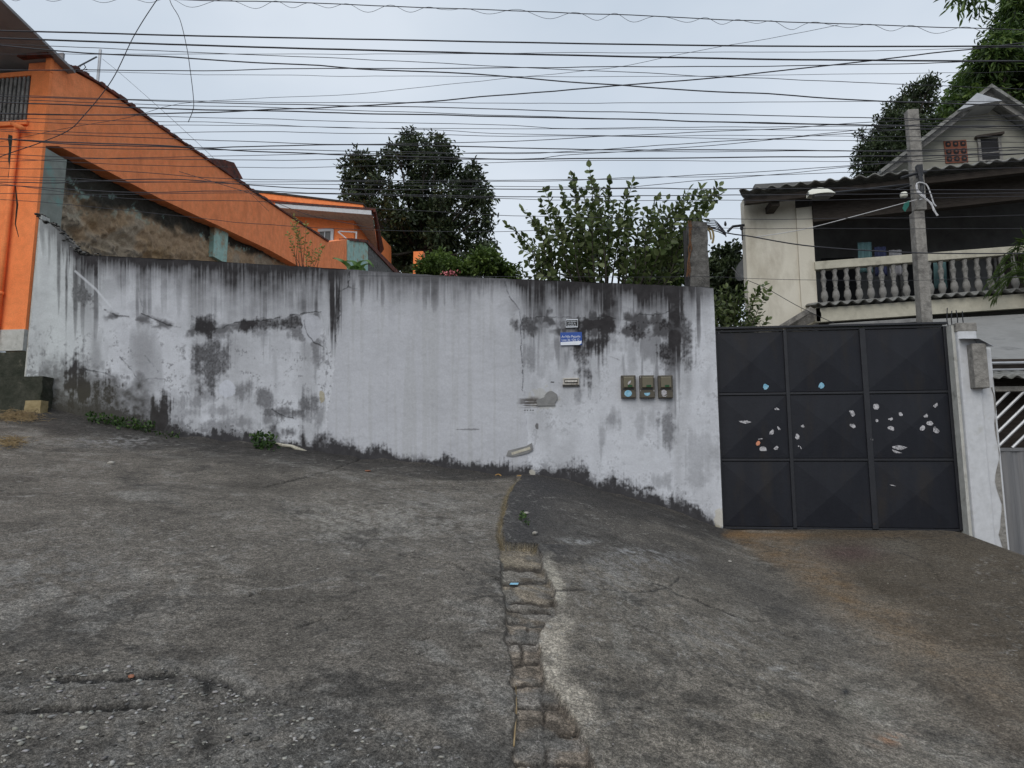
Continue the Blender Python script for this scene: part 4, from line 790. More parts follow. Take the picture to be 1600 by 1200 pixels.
MB().prism([(a[0] - .12, UY - .12, a[2]), (b[0] + .12, UY - .12, a[2] + .07), (b[0] + .12, UY - .12, a[2] + .13), (a[0] - .12, UY - .12, a[2] + .06)], (0, .115, 0)).build('lintel', M['darkwood'], wi)
MB().box((a[0], UY - .03, (a[2] + b[2]) / 2 - .1), (b[0], UY - .016, (a[2] + b[2]) / 2 - .07)).build('bar', M['balus'], wi)
# clothes, lamp, dish, line bracket
def cloth(x0, y0, x1, y1, y, mat, lab):
    a, b = onY(x0, y0, y), onY(x1, y1, y); mb = MB()
    mb.grid(lambda u, v: (a[0] + (b[0] - a[0]) * u, y + .04 * math.sin(u * 14 + v) * (.3 + v), a[2] + (b[2] - a[2]) * v), 16, 8)
    tag(mb.build('hanging_cloth', mat, smooth=True, solid=.008), lab, 'cloth', 'clothes hung on the balcony')
cloth(1340, 379, 1365, 425, 14.6, M['teal'], 'pale teal cloth hung on the balcony beside a navy one')
cloth(1366, 386, 1388, 430, 14.65, M['navy'], 'navy cloth hung on the balcony left of the concrete post')
cloth(1389, 391, 1412, 430, 14.7, M['palecloth'], 'pale grey cloth hung on the balcony next to the concrete post')
cloth(1458, 408, 1482, 450, 14.5, M['teal'], 'teal cloth behind the balusters right of the concrete post')

# ------------------------------------------------------------------ concrete post with fittings, street lamp
PY_ = 9.85
pa, pb = onY(1413, 170, PY_), onY(1437, 171, PY_); qa, qb = onY(1419, 325, PY_), onY(1450, 500, PY_)
po = thing('concrete_post', 'grey concrete service post rising behind the gate with a tangle of rope', 'post', ((pa[0] + pb[0]) / 2, PY_, 0))
MB().box((pa[0] + .055, PY_ + .02, onY(1430, 325, PY_)[2] - .02), (pb[0], PY_ + .14, pa[2])).build('upper_shaft', M['concrete'], po, bevel=.01)
zj = onY(1430, 331, PY_)[2]; x0, x1 = onY(1421, 335, PY_)[0], onY(1443, 335, PY_)[0]; x2, x3 = onY(1427, 500, PY_)[0], onY(1452, 500, PY_)[0]
MB().add([(x2 + .06, PY_ - .06, 0), (x3, PY_ - .06, 0), (x3, PY_ + .12, 0), (x2 + .06, PY_ + .12, 0), (x0 + .05, PY_ - .04, zj), (x1, PY_ - .04, zj), (x1, PY_ + .12, zj), (x0 + .05, PY_ + .12, zj)], [(0, 3, 2, 1), (4, 5, 6, 7), (0, 1, 5, 4), (1, 2, 6, 5), (2, 3, 7, 6), (3, 0, 4, 7)]).build('lower_shaft', M['concrete'], po, bevel=.01)
yq = PY_ - .1
mb = MB(); mb.tube([onY(1408, 278, yq), onY(1432, 271, yq), onY(1447, 269, yq)], .022, 6); mb.tube([onY(1434, 262, yq), onY(1441, 290, yq), onY(1440, 305, yq)], .03, 6); mb.box(onY(1432, 258, yq) + [0, -.02, 0], onY(1442, 275, yq) + [0, .05, 0]); mb.build('bracket', M['gateframe'], po)
mb = MB(); mb.tube([onY(1400, 296, yq), onY(1424, 290, yq)], .012, 5); mb.build('stay', M['gateframe'], po)
MB().lathe(onY(1412.5, 308, yq), [(.045, 0), (.05, .02), (.05, .05), (.04, .07)], 12).build('insulator', M['lampw'], po, smooth=True)
pth = [onY(*p, yq - .05) for p in smooth_path([(1437, 312), (1446, 308), (1437, 300), (1431, 290), (1436, 285), (1447, 288), (1453, 300), (1459, 318), (1463, 322)], 4)]
mb = MB(); mb.tube(pth, .009, 5); pth = [onY(*p, yq - .07) for p in smooth_path([(1432, 288), (1434, 300), (1444, 309), (1455, 318), (1459, 328), (1465, 337)], 4)]; mb.tube(pth, [.012 + .004 * (i % 2) for i in range(len(pth))], 5); mb.build('rope', M['ropew'], po)
mb = MB(); mb.add([onY(1413, 317, yq), onY(1421, 313, yq), onY(1420, 322, yq), onY(1414, 331, yq), onY(1410, 326, yq)], [(0, 1, 2, 3, 4)]); mb.build('rag', M['greenrag'], po, solid=.01)
ly = 9.6
lp = thing('street_lamp', 'cream lamp head on a thin dark arm in front of the cream house', 'lamp', onY(1283, 302, ly))
lc = onY(1283, 306, ly); mb = MB(); n = 14
for i in range(n + 1):
    t = i / n; x = lc[0] - .19 + .38 * t; h = .12 * math.sin(math.pi * min(1, t * .85 + .17)) ** .6 ; wd = .11 * math.sin(math.pi * (.1 + t * .8)) ** .5
    for k in range(9):
        a = math.pi * k / 8; mb.v.append((x, ly - wd * math.cos(a), lc[2] + .012 * (t - .2) + h * math.sin(a)))
mb.f = [(i * 9 + k, i * 9 + k + 1, (i + 1) * 9 + k + 1, (i + 1) * 9 + k) for i in range(n) for k in range(8)] + [tuple(range(9)), tuple(range((n + 1) * 9 - 1, n * 9 - 1, -1))]
mb.build('lamp_shade', M['lampw'], lp, smooth=True)
MB().box((lc[0] - .12, ly - .07, lc[2] - .035), (lc[0] + .13, ly + .07, lc[2] + .001)).build('lens', M['dish'], lp, bevel=.015)
MB().tube([lc + [.17, 0, .04], onY(1340, 297, ly + .06), onY(1420, 288, PY_ - .06)], .016, 6).build('arm', M['gateframe'], lp)
dc = onY(1164, 420, 14.75); mb = MB(); n = 20
dv = np.array([-.85, -.45, .25]); dv /= np.linalg.norm(dv); du = np.cross(dv, [0, 0, 1]); du /= np.linalg.norm(du); dw = np.cross(du, dv)
V = [dc - dv * .06]
for ring, dd in ((.17, -.04), (.30, .02)):
    for k in range(n): V.append(dc + dv * dd + (du * math.cos(k * 6.2832 / n) + dw * math.sin(k * 6.2832 / n)) * ring)
mb.add(V, [(0, 1 + k, 1 + (k + 1) % n) for k in range(n)] + [(1 + k, 1 + n + k, 1 + n + (k + 1) % n, 1 + (k + 1) % n) for k in range(n)])
dt_ = thing('satellite_dish', 'grey satellite dish on the left edge of the cream house', 'dish', dc)
mb.build('reflector', M['dish'], dt_, smooth=True, solid=.01)
MB().tube([dc - dv * .05, dc + [.12, .3, -.15], dc + [.15, .42, -.15]], .02, 6).build('mount', M['galv'], dt_); MB().tube([dc - dw * .28, dc + dv * .35 - dw * .1], .01, 5).build('feed_arm', M['galv'], dt_)
# rough post stub on the wall, with rod and wire
st = thing('post_stub', 'rough grey concrete post stub standing on the wall end beside the shrub', 'post', (onY(1093, 448, 9.4)[0], 9.42, onY(1093, 448, 9.4)[2]))
a, b = onY(1079, 347, 9.33), onY(1108, 449, 9.33); xm0, xm1 = onY(1078, 420, 9.33)[0], onY(1107, 400, 9.33)[0]
rough_block('shaft', (xm0, 9.33, b[2] - .04), (xm1, 9.56, a[2]), M['concrete_d'], st, amp=.02, n=14, seed=8)
MB().box((onY(1069, 400, 9.4)[0], 9.40, b[2] - .02), (onY(1073.5, 400, 9.4)[0], 9.45, onY(1070, 360, 9.4)[2])).build('steel_rod', M['signblack'], st)
mb = MB()
for k in range(4):
    mb.tube([onY(1078 + random.uniform(-3, 4) - i * .2 * k, 345 + i * 11, 9.31) for i in range(9)], .008, 5)
mb.build('rusty_wire', M['rust'], st)
mb = MB()
for k in range(7):
    p = smooth_path([(1104, 346 + k * 2), (1116 + k, 344 + k * 3), (1128 + k, 356 + k * 2), (1134, 364 + k)], 5); mb.tube([onY(a, b, 9.45) for a, b in p], .007, 5)
mb.build('wire_tails', M['cable'], st)
mb = MB(); mb.tube([onY(a, b, 9.45) for a, b in smooth_path([(1104, 356), (1112, 358), (1115, 370), (1113, 380)], 4)], .016, 5); mb.tube([onY(a, b, 9.44) for a, b in smooth_path([(1104, 357), (1109, 362), (1111, 374)], 4)], .014, 5); mb.build('straps', M['sand'], st)
br = thing('line_bracket', 'dark iron bracket with insulators on the cream house corner', 'bracket', onY(1160, 355, 13.9))
mb = MB(); mb.tube([onY(1137, 362, 13.9), onY(1145, 354, 13.9), onY(1163, 352, 13.95)], .03, 5); mb.build('arm', M['gateframe'], br)
mb = MB(); mb.tube([onY(1159, 356, 13.9), onY(1160, 375, 13.9)], .015, 5); mb.lathe(onY(1133.5, 353, 13.9), [(.02, 0), (.03, .04), (.015, .1)], 6); mb.lathe(onY(1159, 359, 13.9), [(.03, 0), (.04, .04), (.015, .1)], 6); mb.build('insulators', M['signblack'], br)

# ------------------------------------------------------------------ orange house on the left
OY = 9.62; xc = onY(68, 200, 9.6)[0]
oh = thing('orange_house', 'bright orange house front with barred window and long sloping side wall', 'house', (xc, OY, 2))
ztopf = onY(30, 112, OY)[2]; zw0, zw1 = onY(30, 548, OY)[2], onY(30, 515, OY)[2]
wa, wb = onY(-60, 126, OY), onY(42, 189, OY)
mb = MB(); mb.box((xc - 6, OY, zw1), (xc, OY + .06, wb[2])); mb.box((wb[0], OY, wb[2]), (xc, OY + .06, wa[2])); mb.box((xc - 6, OY, wb[2]), (wa[0], OY + .06, wa[2])); mb.box((xc - 6, OY, wa[2]), (xc, OY + .06, ztopf)); mb.build('front_wall', M['orange2'], oh)
MB().box((xc - 6, OY - .025, zw0), (xc + .01, OY + .05, zw1)).build('plinth', M['whitebase'], oh)
wn = MB().box((wa[0] - .1, OY + .12, wb[2] - .1), (wb[0] + .1, OY + .2, wa[2] + .1)).build('window', M['black'], oh)
mb = MB(); k = wa[0] + .03
while k < wb[0]: mb.box((k, OY + .02, wb[2]), (k + .045, OY + .05, wa[2])); k += .085
mb.build('bars', M['balus'], wn)
MB().box((wa[0] - .05, OY - .05, wb[2] - .09), (wb[0] + .04, OY - .001, wb[2])).build('sill', M['orange2'], wn, bevel=.01)
mb = MB(); xq = onY(6, 400, OY - .06)[0]; mb.tube([(xq, OY - .06, zw0 - .1), (xq, OY - .06, onY(6, 205, OY)[2])], .045, 10); mb.tube([onY(20, 193, OY - .05), onY(36, 201, OY - .16)], .045, 8); mb.tube([(xq, OY - .06, onY(6, 460, OY)[2] - .03), (xq, OY - .06, onY(6, 460, OY)[2] + .03)], .06, 10); mb.build('downpipe', M['orange2'], oh, smooth=True)
mb = MB(); cra = [(17, 215), (19, 240), (16, 262), (18, 285), (15, 305)]; 
L1 = [(13 + random.uniform(-1, 1), y) for y in range(210, 312, 8)]; R1 = [(21 + random.uniform(-2.5, 2.5), y) for y in range(308, 208, -8)]
mb.prism([onY(a, b, OY - .002) for a, b in L1 + R1], (0, .002, 0)); mb.build('mould_streak', M['mould'], oh)
mb = MB(); mb.tube([onY(a, b, OY - .001) for a, b in ((24, 290), (27, 320), (24, 350), (29, 370))], [.008, .02, .012, .006], 4); mb.build('crack', M['mould'], oh)
# side wall standing on the bank, reaching back from the street
tl = [(70, 85), (150, 130), (250, 200), (340, 262), (410, 310), (480, 357), (512, 378), (543, 374)]
bl = [(543, 425), (470, 418), (420, 390), (340, 352), (250, 310), (150, 258), (92, 228), (62, 222)]
P_ = [onX(a, b, xc) for a, b in tl] + [onX(a, b, xc) for a, b in bl]; P_[0][1] = OY + .063; P_[-1][1] = OY + .063
mb = MB(); mb.prism(P_, (-.5, 0, 0)); mb.build('side_wall', M['orange'], oh)
mb = MB(); top = [onX(a, b, xc) for a, b in smooth_path(tl[:-1], 7)]
for i, q in enumerate(top[:-1]):
    e = top[i + 1]; h = .035 + .05 * random.random(); mb.prism([(q[0] + .05, q[1], q[2]), (e[0] + .05, e[1], e[2]), (e[0] + .05, e[1], e[2] + h), (q[0] + .05, q[1], q[2] + h)], (-.6, 0, 0))
mb.build('coping', M['tile'], oh)
ra, rb = onX(0, 0, xc + .15), onX(108, 105, xc + .15); sl_ = (rb[2] - ra[2]) / (rb[1] - ra[1]); yA, yB = 7.4, 10.0
mb = MB(); mb.prism([(xc + .15, yA, ra[2] + sl_ * (yA - ra[1])), (xc + .15, yB, ra[2] + sl_ * (yB - ra[1])), (xc + .15, yB, ra[2] + sl_ * (yB - ra[1]) + .05), (xc + .15, yA, ra[2] + sl_ * (yA - ra[1]) + .05)], (-8, 0, 0)); mb.build('roof', M['slate'], oh)
MB().box((xc - 6, OY + .26, ztopf - .1), (xc - .02, OY + .3, ztopf + .5)).build('gable_board', M['slate'], oh)
MB().box((xc - .10, OY - .01, ztopf - .05), (xc + .012, OY + .062, onY(66, 84, OY)[2])).build('corner_pier', M['orange2'], oh, bevel=.01)
MB().prism([onX(*p, xc - .7) for p in ((330, 247), (348, 249), (366, 254), (380, 280), (345, 275))], (-1, 0, 0)).build('rear_tiles', M['tile'], oh)
# earthen bank wall below
bk = thing('bank_wall', 'brown crumbling rubble bank wall under the orange side wall', 'wall', (xc - .4, 12, 2.5))
ny_, nz_ = 420, 130; mb = MB(); y0, y1 = OY + .07, 20.5
zlow = 2.0
zt1 = lambda y: np.interp(y, [9.6, 9.95, 12.7, 14.8, 17.2, 19.8, 21], [7.5, 7.5, 7.7, 7.85, 8.2, 8.6, 8.8])
V = []
for j in range(nz_ + 1):
    for i in range(ny_ + 1):
        y = y0 + (y1 - y0) * i / ny_; z = zlow + (zt1(y) + .05 - zlow) * j / nz_; V.append((y, z))
V = np.array(V); lowr = sst(7.2, 5.6, V[:, 1]); dx_ = (.35 + .65 * lowr) * (fbm(V[:, 0] * 1.1, V[:, 1] * 1.9, 401, 4) - .5) * .40 - np.abs(fbm(V[:, 0] * 1.7 + V[:, 1] * 1.2, V[:, 1] * 3.4 - V[:, 0], 405, 6, .62) - .5) * 1.1 * (.10 + .85 * lowr) + (fbm(V[:, 0] * 7 + V[:, 1] * 3, V[:, 1] * 13, 407, 4) - .5) * .16 + .06
ii = np.arange(nz_ * (ny_ + 1)).reshape(nz_, ny_ + 1)[:, :-1].ravel()
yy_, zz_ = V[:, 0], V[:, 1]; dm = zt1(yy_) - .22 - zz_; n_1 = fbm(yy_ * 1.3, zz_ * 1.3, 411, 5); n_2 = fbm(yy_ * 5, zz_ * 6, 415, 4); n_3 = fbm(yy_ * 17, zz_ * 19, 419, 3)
rc = np.ones((len(V), 3)) * np.array([.38, .265, .165]) * (.62 + .55 * n_1 + .3 * n_2)[:, None]; rc = lerp3(rc, (.42, .27, .12), .6 * sst(.5, .66, fbm(yy_ * 2.4, zz_ * 2.8, 423, 4)) * lowr); rc = lerp3(rc, (.30, .285, .24), .5 * sst(.5, .62, n_1))
wm = np.interp(yy_, [9.6, 10.5, 12, 14, 17, 20], [1.05, .82, .55, .36, .26, .2]); mm = sst(1.15, .45, dm / wm + (n_1 - .5) * 1.2 + (n_2 - .5) * .7); rc = lerp3(rc, (.022, .024, .021), .95 * mm)  # black wedge below the overhang: mould plus the overhang's shade, painted into the colour
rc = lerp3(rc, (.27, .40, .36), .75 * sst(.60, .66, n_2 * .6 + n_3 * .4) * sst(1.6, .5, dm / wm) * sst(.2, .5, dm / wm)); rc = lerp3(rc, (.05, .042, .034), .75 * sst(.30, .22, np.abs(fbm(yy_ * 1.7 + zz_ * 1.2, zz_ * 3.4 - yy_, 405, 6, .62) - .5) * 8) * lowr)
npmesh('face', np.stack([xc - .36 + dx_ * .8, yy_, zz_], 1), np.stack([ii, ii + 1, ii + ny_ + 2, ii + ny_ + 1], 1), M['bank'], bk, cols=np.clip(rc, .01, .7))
def post_on(x0, y0, x1, y1, off, mat, lab):
    a, b = onX(x0, y0, xc + off), onX(x1, y1, xc + off); MB().box((xc + off - .4, max(a[1], OY + .065), b[2]), (xc + off, b[1], a[2])).build('post', mat, bk, label=lab)
post_on(63, 226, 90, 410, -.01, M['turqold'], 'weathered grey green post'); post_on(336, 348, 354, 412, -.16, M['turq'], 'faded turquoise post')
tw = thing('turquoise_wall', 'low turquoise and grey wall end with a tiled sloping edge', 'wall', onX(580, 420, xc))
MB().prism([onX(*p, xc + .03) for p in ((543, 375), (575, 378), (575, 620), (543, 620))], (-.4, 0, 0)).build('turquoise_face', M['turq'], tw)
MB().prism([onX(*p, xc + .03) for p in ((575.3, 378), (625, 430), (625, 620), (575.3, 620))], (-.4, 0, 0)).build('grey_face', M['concrete_d'], tw)
MB().prism([onX(*p, xc + .09) for p in ((548, 372), (575, 375), (628, 429), (624, 433), (573, 379), (548, 376))], (-.5, 0, 0)).build('tile_edge', M['tile'], tw)
# second orange house further back
Y2 = 29.0
h2 = thing('far_orange_house', 'orange house with white eaves behind the sloping side wall', 'house', onY(500, 400, Y2))
MB().prism([onY(*p, Y2) for p in ((380, 300), (553, 322), (553, 690), (380, 690))], (0, 6, 0)).build('wall', M['orange2'], h2)
MB().prism([onY(*p, Y2 - .2) for p in ((390, 298), (567, 319), (567, 327), (390, 308))], (0, 1.5, 0)).build('parapet', M['orange2'], h2)
MB().prism([onY(*p, Y2 - .25) for p in ((390, 295.5), (568, 317), (568, 319.5), (390, 298.5))], (0, 1.6, 0)).build('parapet_cap', M['darkwood'], h2)
f0, f1 = onY(430, 318, Y2 - 1.1), onY(580, 330, Y2 - 1.1); bk1 = onY(591, 398, Y2 + 4)
rf = MB().prism([f0, f1, bk1, bk1 + [-6, 0, 0]], (0, 0, .12)).build('roof', M['whitebase'], h2)
MB().prism([onY(*p, Y2 - 1.12) for p in ((430, 317.5), (580, 328.5), (580, 335.5), (430, 324))], (0, .08, 0)).build('fascia', M['white'], rf)
MB().prism([onY(*p, Y2 - 1.14) for p in ((430, 314), (583, 325), (583, 328.5), (430, 317.5))], (0, .5, 0)).build('tile_edge', M['tile'], rf)
MB().prism([onY(583, 325, Y2 - 1.1), onY(583, 331, Y2 - 1.1), bk1, bk1 + [.2, 0, .3]], (.12, 0, 0)).build('verge_tiles', M['tile'], rf)
a, b = onY(500, 361, Y2), onY(519, 377, Y2)
wi = MB().box((a[0], Y2 - .03, b[2]), (b[0], Y2 - .003, a[2])).build('window', M['dish'], h2)
mb = MB(); mb.box((a[0] - .08, Y2 - .08, a[2] - .06), (b[0] + .08, Y2 - .003, a[2] + .08)); mb.box((b[0] - .06, Y2 - .08, b[2]), (b[0] + .08, Y2 - .003, a[2] - .06)); mb.box((a[0] + .25, Y2 - .06, b[2]), (a[0] + .29, Y2 - .03, a[2] - .06)); mb.build('frame', M['white'], wi)
mb = MB(); mb.tube([onY(530, 361.5, Y2 - .6), onY(557, 363, Y2 - .6)], .03, 5); mb.tube([onY(557, 362, Y2 - .6), onY(556, 385, Y2 - .6)], .04, 5); mb.tube([onY(528, 362, Y2 - .6), onY(545, 376, Y2 - .6)], .03, 5); mb.build('railing', M['white'], h2)
a, b = onY(646, 393, 20), onY(655.5, 690, 20); tag(MB().box((a[0], 20, b[2]), (b[0], 20.25, a[2])).build('orange_post', M['orange2']), 'slim orange post standing among shrubs behind the wall', 'post')
an = thing('roof_mast', 'thin grey mast with a side arm on top of the orange side wall', 'mast', onX(152, 132, xc - .25))
a = onX(152, 135, xc - .25); b = onX(154, 75, xc - .25); b[1] = a[1]; MB().tube([a, b], .028, 6).build('pole', M['galv'], an)
q = onX(151, 89, xc - .25); MB().tube([q, onX(115, 108, xc - .25)], .016, 5).build('arm', M['gateframe'], an)
mb = MB(); mb.tube([onX(x, y, xc - .27) for x, y in ((125, 104), (130, 99), (134, 105), (129, 110), (136, 108))], .01, 4); mb.build('wire_clamp', M['cable'], an)
ft = thing('mossy_footing', 'dark mossy stone footing below the orange house front', 'footing', (xc - .8, 9.3, 2.4))
zF = onY(20, 550, 9.35)[2]; zm = onY(45, 590, 9.2)[2]
rough_block('upper_course', (xc - 6.1, 9.35, 2.2), (xp0 - .02, 9.85, zF), M['moss'], ft, amp=.05, n=36, seed=12)
rough_block('lower_course', (xc - 6.1, 9.08, 2.0), (onY(66, 600, 9.1)[0], 9.4, zm), M['moss'], ft, amp=.07, n=36, seed=15)
a, b = onY(41, 626, 9.0), onY(64, 646, 9.0); tag(rough_block('stone_block', (a[0], 8.98, b[2] - .05), (b[0], 9.12, a[2]), M['sand'], None, amp=.015, n=8, seed=3), 'yellowish square block at the foot of the mossy footing', 'stone block')

# ------------------------------------------------------------------ overhead cables
WIRES = [(1.6, [(-8, -9), (400, 2), (800, 16), (1200, 33), (1600, 47)]), (2.7, [(0, 48), (400, 58), (800, 66), (1200, 72), (1600, 72)]), (3.0, [(0, 60), (400, 73.5), (800, 84), (1200, 92.5), (1600, 96)]), (1.2, [(0, 68), (400, 86), (800, 104.5), (1200, 123), (1600, 139.5)]), (.9, [(0, 84.5), (400, 85), (800, 83), (1200, 82), (1500, 76.5), (1600, 74)]),
 (2.3, [(0, 72), (130, 82), (300, 91), (400, 98), (500, 102), (560, 107), (700, 113), (800, 121), (1000, 136), (1200, 147), (1300, 154), (1415, 160), (1600, 165)]), (1.6, [(0, 110), (400, 109), (800, 105.5), (1200, 102.5), (1510, 97), (1600, 95)]), (.8, [(0, 108), (400, 117), (800, 119), (1200, 118), (1480, 114), (1600, 112)]), (.8, [(0, 222), (100, 201), (200, 184), (280, 163), (400, 154), (560, 146), (800, 122), (950, 107), (1060, 86), (1140, 71), (1200, 61), (1310, 38)]),
 (1.0, [(0, 148), (230, 156), (400, 159.5), (800, 161.5), (1200, 160), (1600, 158)]), (1.6, [(0, 150), (200, 156), (300, 159), (400, 161.5), (560, 165), (800, 171), (1200, 180), (1415, 185), (1600, 189)]), (2.2, [(0, 177.5), (150, 180), (230, 179), (400, 173), (560, 165.5), (800, 148), (980, 133), (1120, 121), (1200, 113), (1360, 95), (1510, 77), (1600, 66)]), (2.3, [(0, 160), (200, 168), (300, 171.5), (400, 173.5), (800, 182), (1200, 192), (1415, 196), (1600, 197)]), (1.2, [(0, 154), (250, 163), (400, 166.5), (500, 171), (800, 180), (1000, 187), (1200, 193), (1600, 200)]), (1.0, [(0, 184), (200, 190), (400, 193), (540, 199), (800, 201), (1200, 202), (1600, 204)]), (1.1, [(0, 176), (200, 181), (400, 185.5), (800, 196.5), (900, 200), (1200, 199), (1400, 197), (1600, 196)]), (1.0, [(0, 190), (200, 195), (400, 197), (600, 201), (800, 208.5), (1000, 213), (1200, 212), (1600, 214)]), (1.1, [(0, 202), (200, 208), (400, 206), (800, 212), (1000, 213.5), (1200, 218), (1600, 222)]),
 (1.3, [(0, 205), (100, 210), (300, 218), (400, 221), (500, 225), (700, 223), (800, 220.5), (870, 217), (930, 213), (1000, 211), (1200, 202), (1280, 196), (1370, 190), (1600, 180)]), (2.2, [(0, 217), (90, 222), (250, 228), (400, 237), (600, 243), (700, 246), (800, 248.5), (900, 248), (1200, 246), (1600, 240)]), (2.0, [(0, 218), (100, 224), (300, 231), (400, 228.5), (600, 226), (800, 231), (1000, 234), (1200, 235), (1415, 235), (1600, 230)]), (1.3, [(0, 228), (200, 233), (400, 234), (560, 236), (800, 240), (900, 236), (1000, 229), (1120, 220.5), (1200, 217), (1330, 208), (1600, 195)]), (1.2, [(0, 241), (200, 248.5), (400, 249.5), (800, 249.5), (880, 243), (1000, 236), (1200, 219), (1330, 205), (1600, 180)]), (1.0, [(0, 247), (200, 258), (400, 261), (520, 260), (800, 253), (1000, 251), (1200, 253), (1600, 252)]), (1.1, [(0, 252), (400, 242), (800, 238), (1200, 237), (1600, 236)]), (1.2, [(0, 262), (200, 268), (400, 280.5), (800, 281), (1000, 278), (1200, 267), (1330, 258.5), (1600, 240)]), (1.1, [(0, 276), (130, 280), (200, 284), (400, 284), (800, 284), (1000, 277), (1200, 274), (1320, 270), (1600, 262)]), (1.1, [(0, 280), (80, 282), (300, 285), (400, 288), (800, 291), (960, 293), (1000, 290), (1200, 274), (1330, 260), (1600, 232)]), (1.8, [(0, 285), (90, 286), (200, 281), (260, 279.5), (320, 282), (400, 290), (525, 296), (800, 295.5), (1200, 295), (1600, 297)]), (1.6, [(0, 290), (200, 300), (400, 299), (520, 303), (800, 307), (1000, 307), (1150, 305), (1600, 302)]), (1.1, [(0, 303), (200, 304), (400, 301), (800, 311), (1200, 313), (1440, 309), (1600, 307)]), (1.1, [(0, 287), (200, 310), (400, 314), (520, 322), (700, 331), (800, 338), (1000, 341), (1170, 342), (1400, 340), (1600, 336)]), (1.0, [(0, 312), (100, 319), (300, 340), (400, 350), (570, 360), (800, 361), (1000, 356), (1200, 357), (1600, 357)])]
ORD = ['first', 'second', 'third', 'fourth', 'fifth', 'sixth', 'seventh', 'eighth', 'ninth', 'tenth', 'eleventh', 'twelfth', 'thirteenth', 'fourteenth', 'fifteenth', 'sixteenth', 'seventeenth', 'eighteenth', 'nineteenth', 'twentieth'] + ['twenty ' + k for k in ('first', 'second', 'third', 'fourth', 'fifth', 'sixth', 'seventh', 'eighth', 'ninth')] + ['thirtieth'] + ['thirty ' + k for k in ('first', 'second', 'third', 'fourth', 'fifth')]
def ext(pts):
    P = list(pts)
    (x0, y0), (x1, y1) = P[0], P[1]
    if x0 <= 5: P = [(-320, y0 - (y1 - y0) / (x1 - x0) * (320 + x0))] + P
    (x0, y0), (x1, y1) = P[-2], P[-1]
    if x1 >= 1595: P = P + [(1900, y1 + (y1 - y0) / (x1 - x0) * (1900 - x1))]
    return P
def cable(path, wpx, y, name, lab, mat='cable', group=None, n=5):
    P = [onY(a, b, y) for a, b in path]; mb = MB(); mb.tube(P, [wpx * .43 * scale_at(p) for p in P], n)
    return tag(mb.build(name, M[mat], smooth=True), lab, 'cable', group)
order = sorted(range(len(WIRES)), key=lambda i: np.interp(800, *zip(*WIRES[i][1])))
for rank, i in enumerate(order):
    wd, pts = WIRES[i]; sz = 'thick' if wd > 2 else ('medium' if wd > 1.3 else 'thin')
    y = 5.6 + 2.0 * ((i * 7) % 33) / 33 if wd < 2.6 else 6.2
    sp_ = smooth_path(ext(pts), 26); sp_[:, 1] += (fbm(sp_[:, 0] / 110 + i * 9, sp_[:, 0] * 0 + i, 151, 3) - .5) * (3.2 if wd < 2.5 else 1.2)
    cable(sp_, wd, y, 'overhead_cable', f'{sz} black cable, {ORD[rank]} from the top above the middle of the white wall', group='overhead cables along the street')
t = np.arange(-120, 1540, 5.0); w1 = np.interp(t, *zip(*ext(WIRES[0][1]))); per = 68
am = np.interp(t, np.arange(-120, 1600, 68), [1.5 + 9.5 * random.random() for _ in np.arange(-120, 1600, 68)])
cy = w1 + am * .5 - am * .75 * np.cos(2 * math.pi * (t + 16 * np.sin(t / 90) + 9 * np.sin(t / 37)) / per) + .5
cable(np.stack([t, cy], 1), .75, 5.63, 'overhead_cable', 'very thin cable curling in waves round the topmost cable', group='overhead cables along the street')
cable(smooth_path([(258, -40), (266, 2), (281, 30), (292, 75), (297, 108), (302, 150), (302, 170), (294, 191)], 6), 1.3, 6.9, 'loose_cable', 'loose cut cable hanging down with a free end before the sky')
cable(smooth_path([(275, -40), (245, 0), (210, 55), (175, 125), (130, 182), (105, 205), (60, 224), (0, 245), (-120, 292)], 8), 1.6, 7.1, 'loose_cable', 'slack cable curving down across the orange house corner')
cable(smooth_path([(280, 268), (400, 305), (480, 335), (560, 352), (585, 357)], 10), 1.1, 9.0, 'service_cable', 'service cable sloping down to the eaves of the far orange house')
cable(smooth_path([(1105, 352), (1135, 364), (1170, 369), (1270, 385), (1430, 395), (1600, 396), (1850, 394)], 12), 2.4, 9.42, 'service_cable', 'thick dark service cable running from the post stub across the balcony')
cable(smooth_path([(560, 431), (1000, 433), (1100, 432), (1170, 435), (1270, 437.5), (1430, 438), (1600, 432), (1850, 424)], 20), .9, 9.2, 'service_cable', 'thin cable running just above the wall top and across the balusters')
cable(smooth_path([(1177, 371), (1230, 363), (1270, 355), (1350, 334), (1432, 312)], 10), 1.5, 9.75, 'service_cable', 'pale service cable rising to the rope tangle on the concrete post', mat='cablew')
cable(smooth_path([(1168, 438), (1200, 452), (1250, 480), (1312, 509)], 8), 1.2, 13.5, 'service_cable', 'dark cable sloping down across the foot of the cream wall')
cable(smooth_path([(160, 92), (200, 125), (300, 215), (420, 330)], 12), .6, 11.5, 'stay_wire', 'hair thin stay wire sloping from the roof mast along the side wall')

